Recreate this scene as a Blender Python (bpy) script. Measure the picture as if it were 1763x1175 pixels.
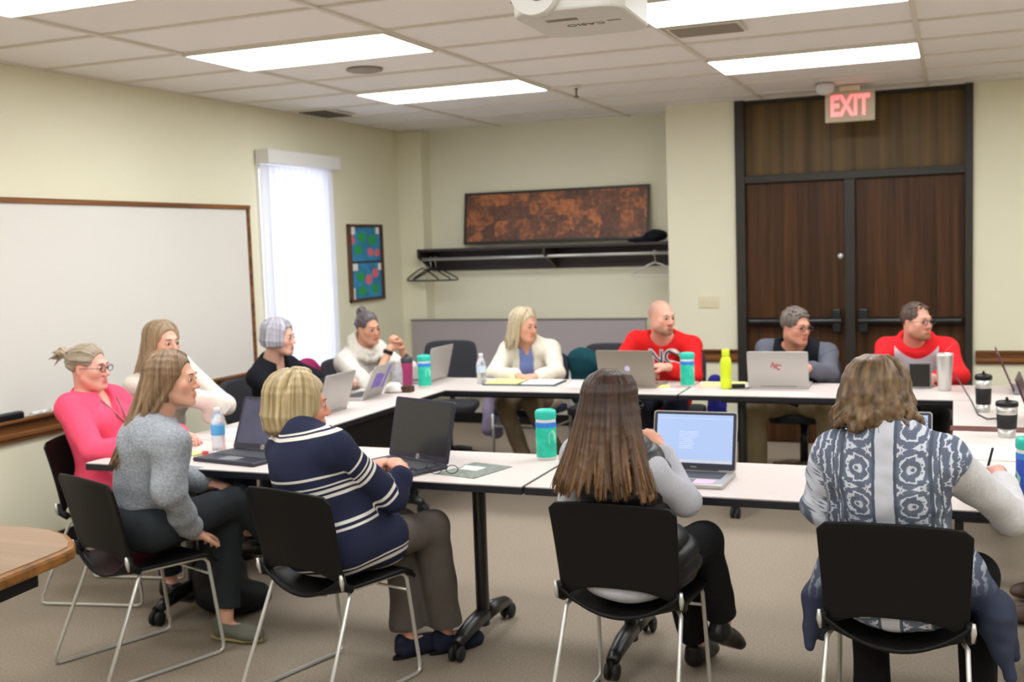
import bpy, math, random
import numpy as np
from mathutils import Vector, Matrix
from mathutils import noise as mnoise

S = bpy.context.scene
COL = S.collection
for o in list(bpy.data.objects): bpy.data.objects.remove(o, do_unlink=True)

# ------------------------------------------------------------------ camera
FPX, YAW, PIT, ROL = 1899.69, 0.383115, 0.0871548, -0.033463
CAMZ = 1.665
cy_, sy_, cp_, sp_ = math.cos(YAW), math.sin(YAW), math.cos(PIT), math.sin(PIT)
_fw = np.array([-sy_*cp_, cy_*cp_, -sp_]); _r = np.array([cy_, sy_, 0.]); _u = np.cross(_r, _fw)
_cr, _sr = math.cos(ROL), math.sin(ROL)
_r2 = _cr*_r+_sr*_u; _u2 = -_sr*_r+_cr*_u
cam_d = bpy.data.cameras.new('camera'); cam = bpy.data.objects.new('camera', cam_d); COL.objects.link(cam)
cam_d.sensor_width = 36; cam_d.sensor_fit = 'HORIZONTAL'; cam_d.lens = FPX/1763*36
cam.matrix_world = Matrix(((_r2[0], _u2[0], -_fw[0], 0), (_r2[1], _u2[1], -_fw[1], 0), (_r2[2], _u2[2], -_fw[2], CAMZ), (0, 0, 0, 1)))
cam_d.dof.use_dof = True; cam_d.dof.focus_distance = 2.9; cam_d.dof.aperture_fstop = 4.5
S.camera = cam

def at(x, y, X=None, Y=None, Z=None):
    d = _fw + _r2*(x-881.5)/FPX + _u2*(-(y-587.5)/FPX)
    if Z is not None: k = (Z-CAMZ)/d[2]
    elif Y is not None: k = Y/d[1]
    else: k = X/d[0]
    return Vector((d[0]*k, d[1]*k, CAMZ+d[2]*k))

# ------------------------------------------------------------------ world, exposure
W = bpy.data.worlds.new('world'); S.world = W; W.use_nodes = True
W.node_tree.nodes['Background'].inputs[0].default_value = (0.74, 0.80, 1.0, 1)
W.node_tree.nodes['Background'].inputs[1].default_value = 2.8
S.view_settings.view_transform = 'Standard'; S.view_settings.look = 'None'
S.view_settings.gamma = 1; S.view_settings.use_curve_mapping = False
S.view_settings.exposure = 1.27
LIGHT_POWER = 6.0

# ------------------------------------------------------------------ materials
def srgb(r, g, b):
    f = lambda c: (c/255/12.92) if c/255 <= .04045 else ((c/255+.055)/1.055)**2.4
    return (f(r), f(g), f(b), 1)
class NT:
    def __init__(s, m): s.t = m.node_tree; s.n = s.t.nodes; s.l = s.t.links
    def add(s, typ, **k):
        n = s.n.new(typ)
        for a, v in k.items(): setattr(n, a, v)
        return n
    def link(s, a, b): s.l.new(a, b)
def mat(name, col, rough=.6, metal=0., spec=.5, bump=0., bscale=60., vary=0., vscale=8., coat=0., sheen=0., trans=0., stretch=(1, 1, 1), alpha=None, coord='Object'):
    m = bpy.data.materials.new(name); m.use_nodes = True; t = NT(m)
    p = t.n['Principled BSDF']
    p.inputs['Base Color'].default_value = col
    p.inputs['Roughness'].default_value = rough; p.inputs['Metallic'].default_value = metal
    p.inputs['Specular IOR Level'].default_value = spec
    p.inputs['Coat Weight'].default_value = coat
    p.inputs['Sheen Weight'].default_value = sheen
    p.inputs['Transmission Weight'].default_value = trans
    if alpha is not None: p.inputs['Alpha'].default_value = alpha
    tc = t.add('ShaderNodeTexCoord'); mp = t.add('ShaderNodeMapping'); mp.inputs['Scale'].default_value = stretch
    t.link(tc.outputs[coord], mp.inputs[0])
    if vary:
        nz = t.add('ShaderNodeTexNoise'); nz.inputs['Scale'].default_value = vscale; nz.inputs['Detail'].default_value = 4
        t.link(mp.outputs[0], nz.inputs['Vector'])
        mx = t.add('ShaderNodeMix', data_type='RGBA')
        mr = t.add('ShaderNodeMapRange'); mr.inputs[1].default_value = .3; mr.inputs[2].default_value = .7
        t.link(nz.outputs[0], mr.inputs[0]); t.link(mr.outputs[0], mx.inputs['Factor'])
        a = [max(0, c*(1-vary)) for c in col[:3]]; b = [min(1, c*(1+vary)) for c in col[:3]]
        mx.inputs['A'].default_value = (*a, 1); mx.inputs['B'].default_value = (*b, 1)
        t.link(mx.outputs['Result'], p.inputs['Base Color'])
    if bump:
        nb = t.add('ShaderNodeTexNoise'); nb.inputs['Scale'].default_value = bscale; nb.inputs['Detail'].default_value = 3
        t.link(mp.outputs[0], nb.inputs['Vector'])
        bp = t.add('ShaderNodeBump'); bp.inputs['Strength'].default_value = bump; bp.inputs['Distance'].default_value = .004
        t.link(nb.outputs[0], bp.inputs['Height']); t.link(bp.outputs[0], p.inputs['Normal'])
    return m
def emis(name, col, power):
    m = bpy.data.materials.new(name); m.use_nodes = True; t = NT(m)
    p = t.n['Principled BSDF']; p.inputs['Base Color'].default_value = (.8, .8, .8, 1)
    p.inputs['Emission Color'].default_value = col; p.inputs['Emission Strength'].default_value = power
    return m
def wood(name, c1, c2, axis='z', scale=1., rough=.45, bump=.05):
    """streaked grain running along the axis"""
    m = bpy.data.materials.new(name); m.use_nodes = True; t = NT(m); p = t.n['Principled BSDF']
    p.inputs['Roughness'].default_value = rough; p.inputs['Specular IOR Level'].default_value = .25
    tc = t.add('ShaderNodeTexCoord'); mp = t.add('ShaderNodeMapping')
    sc = {'x': (.5, 16, 16), 'y': (16, .5, 16), 'z': (16, 16, .5)}[axis]
    mp.inputs['Scale'].default_value = [v*scale for v in sc]
    t.link(tc.outputs['Object'], mp.inputs[0])
    nz = t.add('ShaderNodeTexNoise'); nz.inputs['Scale'].default_value = 1.6; nz.inputs['Detail'].default_value = 7; nz.inputs['Distortion'].default_value = .6
    t.link(mp.outputs[0], nz.inputs['Vector'])
    cr = t.add('ShaderNodeValToRGB'); cr.color_ramp.elements[0].position = .32; cr.color_ramp.elements[1].position = .7
    cr.color_ramp.elements[0].color = c1; cr.color_ramp.elements[1].color = c2
    t.link(nz.outputs[0], cr.inputs[0]); t.link(cr.outputs[0], p.inputs['Base Color'])
    bp = t.add('ShaderNodeBump'); bp.inputs['Strength'].default_value = bump; bp.inputs['Distance'].default_value = .003
    t.link(nz.outputs[0], bp.inputs['Height']); t.link(bp.outputs[0], p.inputs['Normal'])
    return m

M = {}
M['wall'] = mat('cream_paint', srgb(230, 225, 199), .8, bump=.05, bscale=120, vary=.015, vscale=2)
M['ceil'] = mat('ceiling_tile', srgb(243, 240, 236), .9, bump=.15, bscale=150, vary=.02, vscale=60)
M['grid'] = mat('ceiling_grid', srgb(222, 216, 202), .6)
M['black'] = mat('black_plastic', srgb(17, 16, 16), .38, spec=.35, bump=.03, bscale=400)
M['shell'] = mat('chair_shell', srgb(15, 14, 14), .5, spec=.22, bump=.05, bscale=500)
M['rubber'] = mat('caster_rubber', srgb(16, 16, 17), .6)
M['chrome'] = mat('silver_metal', srgb(205, 203, 198), .32, metal=.55, spec=.5)
M['blackmetal'] = mat('black_metal', srgb(20, 20, 20), .35, spec=.6)
M['lam'] = mat('pale_laminate', srgb(219, 207, 201), .35, vary=.015, vscale=30)
M['tedge'] = mat('black_edge', srgb(18, 20, 30), .4)
M['dkwood'] = wood('dark_oak_door', srgb(50, 29, 12), srgb(84, 52, 24), 'z', 1.)
M['transom'] = wood('transom_wood', srgb(74, 57, 33), srgb(112, 88, 50), 'z', .5)
M['railwood'] = wood('rail_wood', srgb(88, 52, 28), srgb(146, 96, 54), 'y', 1.)
M['railwoodx'] = wood('rail_wood_across', srgb(74, 44, 26), srgb(140, 92, 50), 'x', 1.)
M['frame'] = mat('dark_bronze_frame', srgb(44, 40, 34), .45, spec=.4)
M['shelfw'] = mat('dark_shelf_wood', srgb(44, 32, 30), .5, vary=.1, stretch=(1, 12, 12))
M['board'] = mat('whiteboard_enamel', srgb(226, 222, 214), .28, spec=.5)
M['white'] = mat('white_plastic', srgb(226, 224, 220), .45)
M['cream'] = mat('cream_plastic', srgb(226, 214, 180), .5)
M['glass'] = mat('window_glass', (1, 1, 1, 1), .02, trans=1.)
M['fabricpanel'] = mat('grey_panel_fabric', srgb(166, 156, 156), .9, bump=.2, bscale=500)
M['lamp'] = emis('lamp_diffuser', (.955, .99, 1.02, 1), LIGHT_POWER)
M['paper'] = mat('white_paper', srgb(240, 236, 228), .8)
M['yellow'] = mat('yellow_paper', srgb(238, 232, 150), .8)
M['silver'] = mat('silver_laptop', srgb(186, 182, 178), .35, metal=.35)
M['dklap'] = mat('dark_laptop', srgb(42, 42, 56), .35)
M['keys'] = mat('keyboard_grey', srgb(60, 62, 68), .5)
M['keysl'] = mat('keyboard_light', srgb(120, 122, 124), .5)
M['scrdark'] = mat('dark_screen', srgb(32, 31, 30), .12, spec=.6)
M['scrrefl'] = mat('painted_reflection_screen', srgb(60, 60, 88), .12, spec=.8, vary=.25, vscale=5)  # blue-grey mottling in the base colour stands in for room reflections

# ------------------------------------------------------------------ object bookkeeping
def tagobj(o, label=None, cat=None, group=None, kind=None):
    if label: o['label'] = label
    if cat: o['category'] = cat
    if group: o['group'] = group
    if kind: o['kind'] = kind
    return o
def empty(name, loc, rz=0., label=None, cat=None, group=None):
    o = bpy.data.objects.new(name, None); COL.objects.link(o); o.location = loc; o.rotation_euler = (0, 0, rz)
    o.empty_display_size = .1
    return tagobj(o, label, cat, group)
def dup(o, parent=None):
    c = o.copy(); COL.objects.link(c); c.parent = parent
    for ch in list(o.children): dup(ch, c)
    return c

class MB:
    """collects shapes into one mesh"""
    def __init__(s): s.v = []; s.f = []; s.m = []; s.sm = []
    def _add(s, vs, fs, mi=0, smooth=False):
        b = len(s.v); s.v += [tuple(v) for v in vs]; s.f += [[i+b for i in f] for f in fs]
        s.m += [mi]*len(fs); s.sm += [smooth]*len(fs); return s
    def box(s, x0, x1, y0, y1, z0, z1, mi=0, R=None, o=None):
        vs = [Vector((x, y, z)) for x in (x0, x1) for y in (y0, y1) for z in (z0, z1)]
        if R is not None: vs = [R @ v for v in vs]
        if o is not None: vs = [v+Vector(o) for v in vs]
        return s._add(vs, [(0, 1, 3, 2), (4, 6, 7, 5), (0, 4, 5, 1), (2, 3, 7, 6), (0, 2, 6, 4), (1, 5, 7, 3)], mi)
    def tube(s, pts, r, n=10, mi=0, cap=True, flat=None):
        pts = [Vector(p) for p in pts]; k = len(pts)
        rs = r if isinstance(r, (list, tuple)) else [r]*k
        vs = []; up = None
        for i, p in enumerate(pts):
            t = (pts[min(i+1, k-1)]-pts[max(i-1, 0)]).normalized()
            if up is None:
                up = Vector((0, 0, 1)) if abs(t.z) < .9 else Vector((1, 0, 0))
            a = t.cross(up)
            if a.length < 1e-4: a = t.cross(Vector((0, 1, .3)))
            a.normalize(); up = a.cross(t).normalized()
            for j in range(n):
                th = 2*math.pi*j/n
                vs.append(p+(a*math.cos(th)+up*math.sin(th)*(flat or 1))*rs[i])
        fs = [[i*n+j, i*n+(j+1) % n, (i+1)*n+(j+1) % n, (i+1)*n+j] for i in range(k-1) for j in range(n)]
        s._add(vs, fs, mi, True)
        if cap:
            b = len(s.v)-len(vs)
            s.f += [[b+j for j in range(n)][::-1], [b+(k-1)*n+j for j in range(n)]]; s.m += [mi]*2; s.sm += [False]*2
        return s
    def lathe(s, prof, c=(0, 0, 0), n=24, mi=0, R=None):
        vs = []; k = len(prof)
        for r, z in prof:
            for j in range(n):
                th = 2*math.pi*j/n; v = Vector((r*math.cos(th), r*math.sin(th), z))
                if R is not None: v = R @ v
                vs.append(v+Vector(c))
        fs = [[i*n+j, i*n+(j+1) % n, (i+1)*n+(j+1) % n, (i+1)*n+j] for i in range(k-1) for j in range(n)]
        s._add(vs, fs, mi, True)
        b = len(s.v)-len(vs)
        if prof[0][0] > 1e-4: s.f.append([b+j for j in range(n)][::-1]); s.m.append(mi); s.sm.append(False)
        if prof[-1][0] > 1e-4: s.f.append([b+(k-1)*n+j for j in range(n)]); s.m.append(mi); s.sm.append(False)
        return s
    def prism(s, poly, z0, z1, mi=0, R=None, o=None):
        n = len(poly)
        vs = [Vector((x, y, z0)) for x, y in poly]+[Vector((x, y, z1)) for x, y in poly]
        if R is not None: vs = [R @ v for v in vs]
        if o is not None: vs = [v+Vector(o) for v in vs]
        fs = [list(range(n))[::-1], list(range(n, 2*n))]+[[i, (i+1) % n, n+(i+1) % n, n+i] for i in range(n)]
        return s._add(vs, fs, mi)
    def build(s, name, mats, parent=None, bevel=0., loc=None, smooth=False):
        me = bpy.data.meshes.new(name); me.from_pydata(s.v, [], s.f)
        if not isinstance(mats, (list, tuple)): mats = [mats]
        for m in mats: me.materials.append(m)
        me.polygons.foreach_set('material_index', s.m)
        me.polygons.foreach_set('use_smooth', [True]*len(s.f) if smooth else s.sm)
        me.validate(); me.update()
        o = bpy.data.objects.new(name, me); COL.objects.link(o)
        if parent is not None: o.parent = parent
        if loc is not None: o.location = loc
        if bevel:
            b = o.modifiers.new('bevel', 'BEVEL'); b.width = bevel; b.segments = 2; b.limit_method = 'ANGLE'; b.angle_limit = math.radians(50)
            b.harden_normals = False
        return o
def struct(name, mb, m, bevel=0.):
    return tagobj(mb.build(name, m, None, bevel), kind='structure')
def text_mesh(name, txt, size, m, parent, mw, depth=.002, bold=.0, sx=1.):
    c = bpy.data.curves.new(name, 'FONT'); c.body = txt; c.size = size; c.extrude = depth; c.offset = bold
    c.align_x = 'CENTER'; c.align_y = 'CENTER'
    t = bpy.data.objects.new(name, c); COL.objects.link(t)
    dg = bpy.context.evaluated_depsgraph_get()
    me = bpy.data.meshes.new_from_object(t.evaluated_get(dg)); bpy.data.objects.remove(t)
    me.materials.clear(); me.materials.append(m)
    o = bpy.data.objects.new(name, me); COL.objects.link(o)
    if parent is not None: o.parent = parent
    o.matrix_local = mw @ Matrix.Diagonal((sx, 1, 1, 1))
    return o

# ------------------------------------------------------------------ room
XL, XR, YB, YF, YA, ZC = -4.82, 3.6, 8.95, -2.6, 9.43, 2.74
CX0, CX1 = -2.19, -1.63      # column beside the alcove
DX0, DX1 = -1.63, 0.125      # doors
# floor
M['carpet'] = mat('carpet', srgb(150, 136, 119), .95, bump=.6, bscale=260, vary=.22, vscale=110)
t = NT(M['carpet']); p = t.n['Principled BSDF']
fl = MB().box(XL-.3, XR+.2, YF-.2, YA+.2, -.05, 0); struct('floor', fl, M['carpet'])
# ceiling with tiles: tile field + recessed light openings handled by lamps mounted just below
mc = MB().box(XL-.3, XR+.2, YF-.2, YA+.2, ZC+.01, ZC+.12); struct('ceiling', mc, M['ceil'])
gm = MB()
GX = [-3.85+1.2192*i for i in range(-1, 7)]; GY = [4.955+.6096*i for i in range(-12, 8)]
for x in GX:
    if XL < x < XR: gm.box(x-.012, x+.012, YF, YA, ZC-.004, ZC+.012)
for y in GY:
    if y < YA-.02:
        x1 = XR if y < YB else CX0
        gm.box(XL, x1, y-.009, y+.009, ZC-.002, ZC+.012)
gm.box(XL, XL+.02, YF, YA, ZC-.003, ZC+.012)
gm.box(CX1, XR, YB-.02, YB, ZC-.003, ZC+.012)
struct('trim_1', gm, M['grid'])
# walls
WY0, WY1, WZ0, WZ1 = 7.02, 7.93, .12, 2.36
w = MB()
w.box(XL-.2, XL, YF, WY0, 0, ZC+.02); w.box(XL-.2, XL, WY1, YA+.2, 0, ZC+.02)
w.box(XL-.2, XL, WY0, WY1, 0, WZ0); w.box(XL-.2, XL, WY0, WY1, WZ1, ZC+.02)
struct('wall_left', w, M['wall'])
w = MB().box(XL, CX0, YA, YA+.2, 0, ZC+.02); w.box(XL, XL+.245, YA-.18, YA, 0, ZC+.02)
w.box(CX0, CX1, YB, YA+.2, 0, ZC+.02); w.box(DX1, XR, YB, YA+.2, 0, ZC+.02)
w.box(DX0, DX1, YB+.12, YA+.2, 0, ZC+.02)
struct('wall_back', w, M['wall'])
struct('wall_right', MB().box(XR, XR+.2, YF, YA+.2, 0, ZC+.02), M['wall'])
struct('wall_front', MB().box(XL-.2, XR+.2, YF-.2, YF, 0, ZC+.02), M['wall'])
struct('baseboard_back', MB().box(XL+.245, CX0, YA-.012, YA, 0, .10).box(CX0, CX1, YB-.012, YB, 0, .10).box(DX1, XR, YB-.012, YB, 0, .1), M['black'])
struct('baseboard_left', MB().box(XL, XL+.012, YF, YA-.18, 0, .10), M['black'])
# chair rails
rl = MB()
for (a, b) in ((2.0, 6.90),):
    rl.box(XL, XL+.022, a, b, .672, .80); rl.box(XL, XL+.035, a, b, .695, .722); rl.box(XL, XL+.06, a, b, .783, .80)
struct('trim_2', rl, M['railwood'], .003)
rb = MB()
for (a, b) in ((CX0+.26, CX1-.0), (DX1+.02, XR)):
    rb.box(a, b, YB-.02, YB, .655, .755); rb.box(a, b, YB-.034, YB, .67, .70); rb.box(a, b, YB-.03, YB, .735, .757)
struct('trim_3', rb, M['railwoodx'], .003)
# door set
d = MB()
d.box(DX0, DX0+.075, YB-.03, YB+.12, 0, ZC); d.box(DX1-.055, DX1, YB-.03, YB+.12, 0, ZC)
d.box(DX0+.075, DX1-.055, YB-.025, YB+.12, 2.085, 2.145)
d.box(DX0+.075, DX1-.055, YB-.005, YB+.12, ZC-.03, ZC)
d.box(-.793, -.715, YB-.03, YB+.12, 0, 2.085)
dframe = struct('trim_4', d, M['frame'], .004)
tr = MB().box(DX0+.075, DX1-.055, YB+.05, YB+.09, 2.145, ZC-.03)
struct('wall_transom', tr, M['transom'])
for n_, (a, b, hx) in enumerate(((DX0+.077, -.795, -.83), (-.713, DX1-.057, -.68))):
    dr = struct('door_%d' % (n_+1), MB().box(a, b, YB+.02, YB+.065, .01, 2.083), M['dkwood'])
    pb = MB().tube([(a+.02, YB-.045, .985), (b-.02, YB-.045, .985)], .03, 12)
    pb.box(a+.02, a+.07, YB-.05, YB+.02, .955, 1.015); pb.box(b-.07, b-.02, YB-.05, YB+.02, .955, 1.015)
    ex = (b-.06) if n_ == 0 else (a+.06)
    pb.box(ex-.03, ex+.03, YB-.07, YB+.02, .9, 1.08)
    pb.build('panic_bar', M['blackmetal'], dr, .006)
    hg = MB()
    if n_ == 0:
        hg.lathe([(0, .012), (.02, .012), (.026, 0)], (-.825, YB+.02, 1.49), 16, R=Matrix.Rotation(math.pi/2, 3, 'X')); hg.build('lock_cylinder', M['chrome'], dr)
# switch plate
def wallplate():
    o = empty('light_switch', (-1.862, YB, 1.143), label='cream four-gang light switch plate on the column left of the doors', cat='light switch')
    MB().box(-.085, .085, -.008, 0, -.046, .046).build('cover_plate', M['cream'], o, .003)
    for i in range(4):
        x = -.056+.0375*i
        MB().box(x-.006, x+.006, -.016, -.004, -.012, .012).build('toggle', M['cream'], o, .002)
wallplate()
# window with vertical blinds
wf = MB()
for a in ((WY0, WY0+.05, WZ0, WZ1), (WY1-.05, WY1, WZ0, WZ1), (WY0, WY1, WZ0, WZ0+.05), (WY0, WY1, WZ1-.05, WZ1)):
    wf.box(XL-.14, XL-.08, *a)
wn = struct('window_1', wf, M['frame'])
MB().box(XL-.115, XL-.108, WY0+.04, WY1-.04, WZ0+.04, WZ1-.04).build('pane', M['glass'], wn)
vb = empty('vertical_blinds', (XL, 7.47, 2.38), label='white vertical blinds glowing with daylight over the narrow window', cat='blinds')
M['slat'] = bpy.data.materials.new('blind_slat'); M['slat'].use_nodes = True
t = NT(M['slat']); t.n.remove(t.n['Principled BSDF'])
tl = t.add('ShaderNodeBsdfTranslucent'); tl.inputs[0].default_value = (.88, .88, .93, 1)
df = t.add('ShaderNodeBsdfDiffuse'); df.inputs[0].default_value = (.85, .85, .88, 1)
mx = t.add('ShaderNodeMixShader'); mx.inputs[0].default_value = .5
t.link(tl.outputs[0], mx.inputs[1]); t.link(df.outputs[0], mx.inputs[2]); t.link(mx.outputs[0], t.n['Material Output'].inputs[0])
MB().box(0.01, .13, -.50, .53, -.055, .05).build('valance', M['white'], vb, .004)
ns = 13
for i in range(ns):
    y = -.455+i*.91/(ns-1); ang = math.radians(26)
    pts = []
    for q in range(7):
        u = -1+q/3; pts.append((u*.046, .008*(1-u*u)))
    m_ = MB(); c, s_ = math.cos(ang), math.sin(ang)
    vs = []
    for z in (-2.3, -.06):
        for (u, h) in pts: vs.append((.05+h*c+u*s_*.8, y+u*c-h*s_, z))
    m_._add(vs, [[q, q+1, q+8, q+7] for q in range(6)], 0, True)
    m_.build('slat', M['slat'], vb)

# whiteboard
wb = empty('whiteboard', (XL, 4.6, .80), label='large blank whiteboard in a thin brown wood frame on the left wall', cat='whiteboard')
MB().box(.004, .016, -2.2, 2.215, .0, 1.20).build('board', M['board'], wb)
wbf = MB().box(0, .03, -2.24, 2.25, 1.185, 1.215).box(0, .03, 2.212, 2.24, 0, 1.19).box(0, .03, -2.24, -2.21, 0, 1.19)
wbf.build('board_frame', M['railwood'], wb, .002)
# eraser and markers on the ledge
def mk(px, py, label, n):
    return at(px, py, X=XL+.045)
e0 = empty('board_eraser', (XL+.035, 4.52, .8005), label='dark felt board eraser on the whiteboard ledge at the left edge', cat='eraser')
MB().box(-.022, .022, -.13, .07, 0, .035).build('felt_block', M['black'], e0, .004)
MB().box(-.02, .02, -.125, .065, .035, .042).build('handle', M['keys'], e0, .003)
mcols = [('white', srgb(228, 226, 224)), ('black', srgb(40, 40, 46)), ('pale blue', srgb(140, 160, 205)), ('lilac', srgb(170, 165, 205)), ('red', srgb(190, 60, 60))]
for i, (y, cname, lab) in enumerate(((4.70, 'white', 'white-capped marker on the ledge just right of the eraser'), (4.84, 'black', 'black-ended white marker on the ledge, second from the eraser'), (4.96, 'pale blue', 'pale blue marker on the ledge behind the pink-sweater woman'), (5.09, 'lilac', 'lilac marker on the ledge, farthest right of the row'),)):
    k = empty('whiteboard_marker', (XL+.045, y, .8125), label=lab, cat='marker')
    MB().tube([(0, -.05, 0), (0, .025, 0)], .0115, 10).build('barrel', M['white'], k)
    c_ = dict(mcols)[cname]
    MB().tube([(0, .025, 0), (0, .06, 0)], .0122, 10).build('cap', mat('marker_cap', c_, .4), k)

# bulletin picture
pf = empty('framed_poster', (XL, 8.56, 1.55), label='tall brown-framed display of blue sheets with green and pink discs', cat='framed poster')
MB().box(0, .03, -.30, .30, .315, .335).box(0, .03, -.30, .30, -.335, -.315).box(0, .035, -.30, -.275, -.335, .335).box(0, .03, .28, .30, -.335, .335).build('picture_frame', mat('poster_frame', srgb(88, 58, 40), .5), pf)
MB().box(.002, .008, -.275, .28, -.315, .315).build('backing', mat('poster_back', srgb(60, 58, 62), .8), pf)
mblu = mat('poster_blue', srgb(52, 138, 184), .7, vary=.25, vscale=9); mgrn = mat('poster_green', srgb(40, 158, 88), .7); mpnk = mat('poster_pink', srgb(226, 110, 128), .7)
def discs(name, z0, z1, items):
    o = MB().box(.008, .011, -.255, .268, z0, z1).build(name, mblu, pf)
    for (kind, u, v, ru, rv) in items:
        y = -.255+.523*u; z = z1-(z1-z0)*v
        m_ = MB()
        if kind == 'w': m_.box(.011, .0125, y-ru, y+ru, z-rv, z+rv); m_.build('white_label', M['paper'], o)
        else:
            n = 18; poly = [(y+ru*math.cos(6.2832*a/n), z+rv*math.sin(6.2832*a/n)) for a in range(n)]
            vs = [(.0125, a, b) for a, b in poly]+[(.011, a, b) for a, b in poly]
            m_._add(vs, [list(range(n))]+[[a, (a+1) % n, n+(a+1) % n, n+a] for a in range(n)])
            m_.build('green_disc' if kind == 'g' else 'pink_disc', mgrn if kind == 'g' else mpnk, o)
discs('upper_sheet', .015, .31, [('w', .06, .1, .05, .035), ('w', .92, .1, .03, .03), ('g', .38, .3, .075, .042), ('g', .72, .38, .075, .045), ('g', .25, .66, .07, .045), ('p', .06, .38, .04, .038), ('p', .65, .74, .05, .036), ('p', .88, .77, .05, .034)])
discs('lower_sheet', -.31, -.005, [('w', .09, .1, .06, .03), ('w', .95, .12, .03, .03), ('g', .28, .38, .07, .045), ('p', .56, .47, .06, .045), ('p', .79, .3, .055, .042), ('g', .33, .78, .075, .042), ('g', .76, .75, .07, .042), ('w', .03, .85, .03, .05)])

# copper relief
M['copper'] = bpy.data.materials.new('embossed_copper'); M['copper'].use_nodes = True
t = NT(M['copper']); p = t.n['Principled BSDF']; p.inputs['Metallic'].default_value = .35; p.inputs['Roughness'].default_value = .45
tc = t.add('ShaderNodeTexCoord'); vo = t.add('ShaderNodeTexVoronoi', distance='CHEBYCHEV'); vo.inputs['Scale'].default_value = 8
nz = t.add('ShaderNodeTexNoise'); nz.inputs['Scale'].default_value = 26; nz.inputs['Detail'].default_value = 6
t.link(tc.outputs['Object'], vo.inputs['Vector']); t.link(tc.outputs['Object'], nz.inputs['Vector'])
ad = t.add('ShaderNodeMath', operation='MULTIPLY_ADD'); ad.inputs[1].default_value = .45; t.link(nz.outputs[0], ad.inputs[2])
sp = t.add('ShaderNodeSeparateColor'); t.link(vo.outputs['Color'], sp.inputs[0]); t.link(sp.outputs[0], ad.inputs[0])
cr = t.add('ShaderNodeValToRGB'); t.link(ad.outputs[0], cr.inputs[0])
cr.color_ramp.elements[0].position = .38; cr.color_ramp.elements[0].color = srgb(84, 62, 54)
cr.color_ramp.elements[1].position = .98; cr.color_ramp.elements[1].color = srgb(182, 112, 70)
e = cr.color_ramp.elements.new(.72); e.color = srgb(118, 80, 62)
t.link(cr.outputs[0], p.inputs['Base Color'])
bp = t.add('ShaderNodeBump'); bp.inputs['Strength'].default_value = .8; bp.inputs['Distance'].default_value = .02; t.link(nz.outputs[0], bp.inputs['Height']); t.link(bp.outputs[0], p.inputs['Normal'])
ca = empty('copper_relief', (-3.33, YA-.10, 1.652), label='long embossed copper relief panel leaning on the dark coat shelf', cat='wall art')
Rl = Matrix.Rotation(math.radians(-8), 3, 'X')
am = MB().box(-.855, .855, -.006, .008, .045, .485, R=Rl); am.build('relief_sheet', M['copper'], ca)
fm = MB()
for b_ in ((-.875, .875, .48, .50), (-.875, .875, .03, .05), (-.875, -.855, .03, .50), (.855, .875, .03, .50)):
    fm.box(b_[0], b_[1], -.014, .014, b_[2], b_[3], R=Rl)
fm.build('thin_frame', M['frame'], ca)
# coat shelf
cs = empty('coat_shelf', (-3.5, YA, 1.44), label='dark brown wall shelf with a coat rail in the alcove', cat='shelf')
MB().box(-1.075, 1.305, -.34, 0, .185, .21).build('shelf_board', M['shelfw'], cs, .002)
MB().box(-1.075, 1.305, -.02, 0, 0, .185).build('back_board', M['shelfw'], cs)
for x in (-1.075, .15, 1.28):
    m_ = MB(); poly = [(-.335, .185), (-.335, .13), (-.02, 0), (0, 0), (0, .185)]
    vs = [(x+dx, a, b) for dx in (0, .022) for a, b in poly]
    m_._add(vs, [[0, 1, 2, 3, 4], [9, 8, 7, 6, 5]]+[[i, (i+1) % 5, 5+(i+1) % 5, 5+i][::-1] for i in range(5)])
    m_.build('bracket', M['shelfw'], cs)
MB().tube([(-1.07, -.27, .115), (1.30, -.27, .115)], .014, 12).build('coat_rail', M['chrome'], cs)
def hanger(x, ang, label, m_):
    o = empty('coat_hanger', (x, YA-.27, 1.555), ang, label, 'coat hanger', None)
    hk = [(0, .0, -.045)]+[(0, .02*math.sin(a), .0+.02*math.cos(a)) for a in np.linspace(math.pi*.9, -math.pi*.75, 9)]
    MB().tube([(0, 0, -.08)]+hk[:1]+hk[1:], .003, 6).build('hook', M['chrome'], o)
    MB().tube([(0, -.0, -.08), (0, -.06, -.10), (0, -.2, -.175), (0, -.205, -.19), (0, -.19, -.195), (0, .19, -.195), (0, .205, -.19), (0, .2, -.175), (0, .06, -.10), (0, 0, -.08)], .007, 8).build('hanger_body', m_, o)
    return o
hanger(-4.56, math.radians(70), 'black coat hanger nearest the left end of the coat rail', M['black'])
hanger(-4.47, math.radians(82), 'black coat hanger in the middle of the three at left', M['black'])
hanger(-4.42, math.radians(100), 'black coat hanger rightmost of the three at the rail left end', M['black'])
hanger(-2.36, math.radians(90), 'thin grey wire hanger alone at the right end of the rail', M['chrome'])
# partition panel
pt = empty('partition_panel', (-3.57, 9.205, .0), label='low grey fabric partition panel standing in the alcove', cat='partition')
MB().box(-1.14, 1.11, -.02, .02, .36, .985).build('fabric_panel', M['fabricpanel'], pt, .004)
MB().box(-1.145, 1.115, -.026, .026, .985, 1.0).build('top_cap', mat('panel_cap', srgb(118, 112, 108), .5), pt, .003)
for x in (-1.1, 1.07): MB().box(x-.02, x+.02, -.02, .02, 0, .36).build('foot_post', M['blackmetal'], pt)
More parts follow.
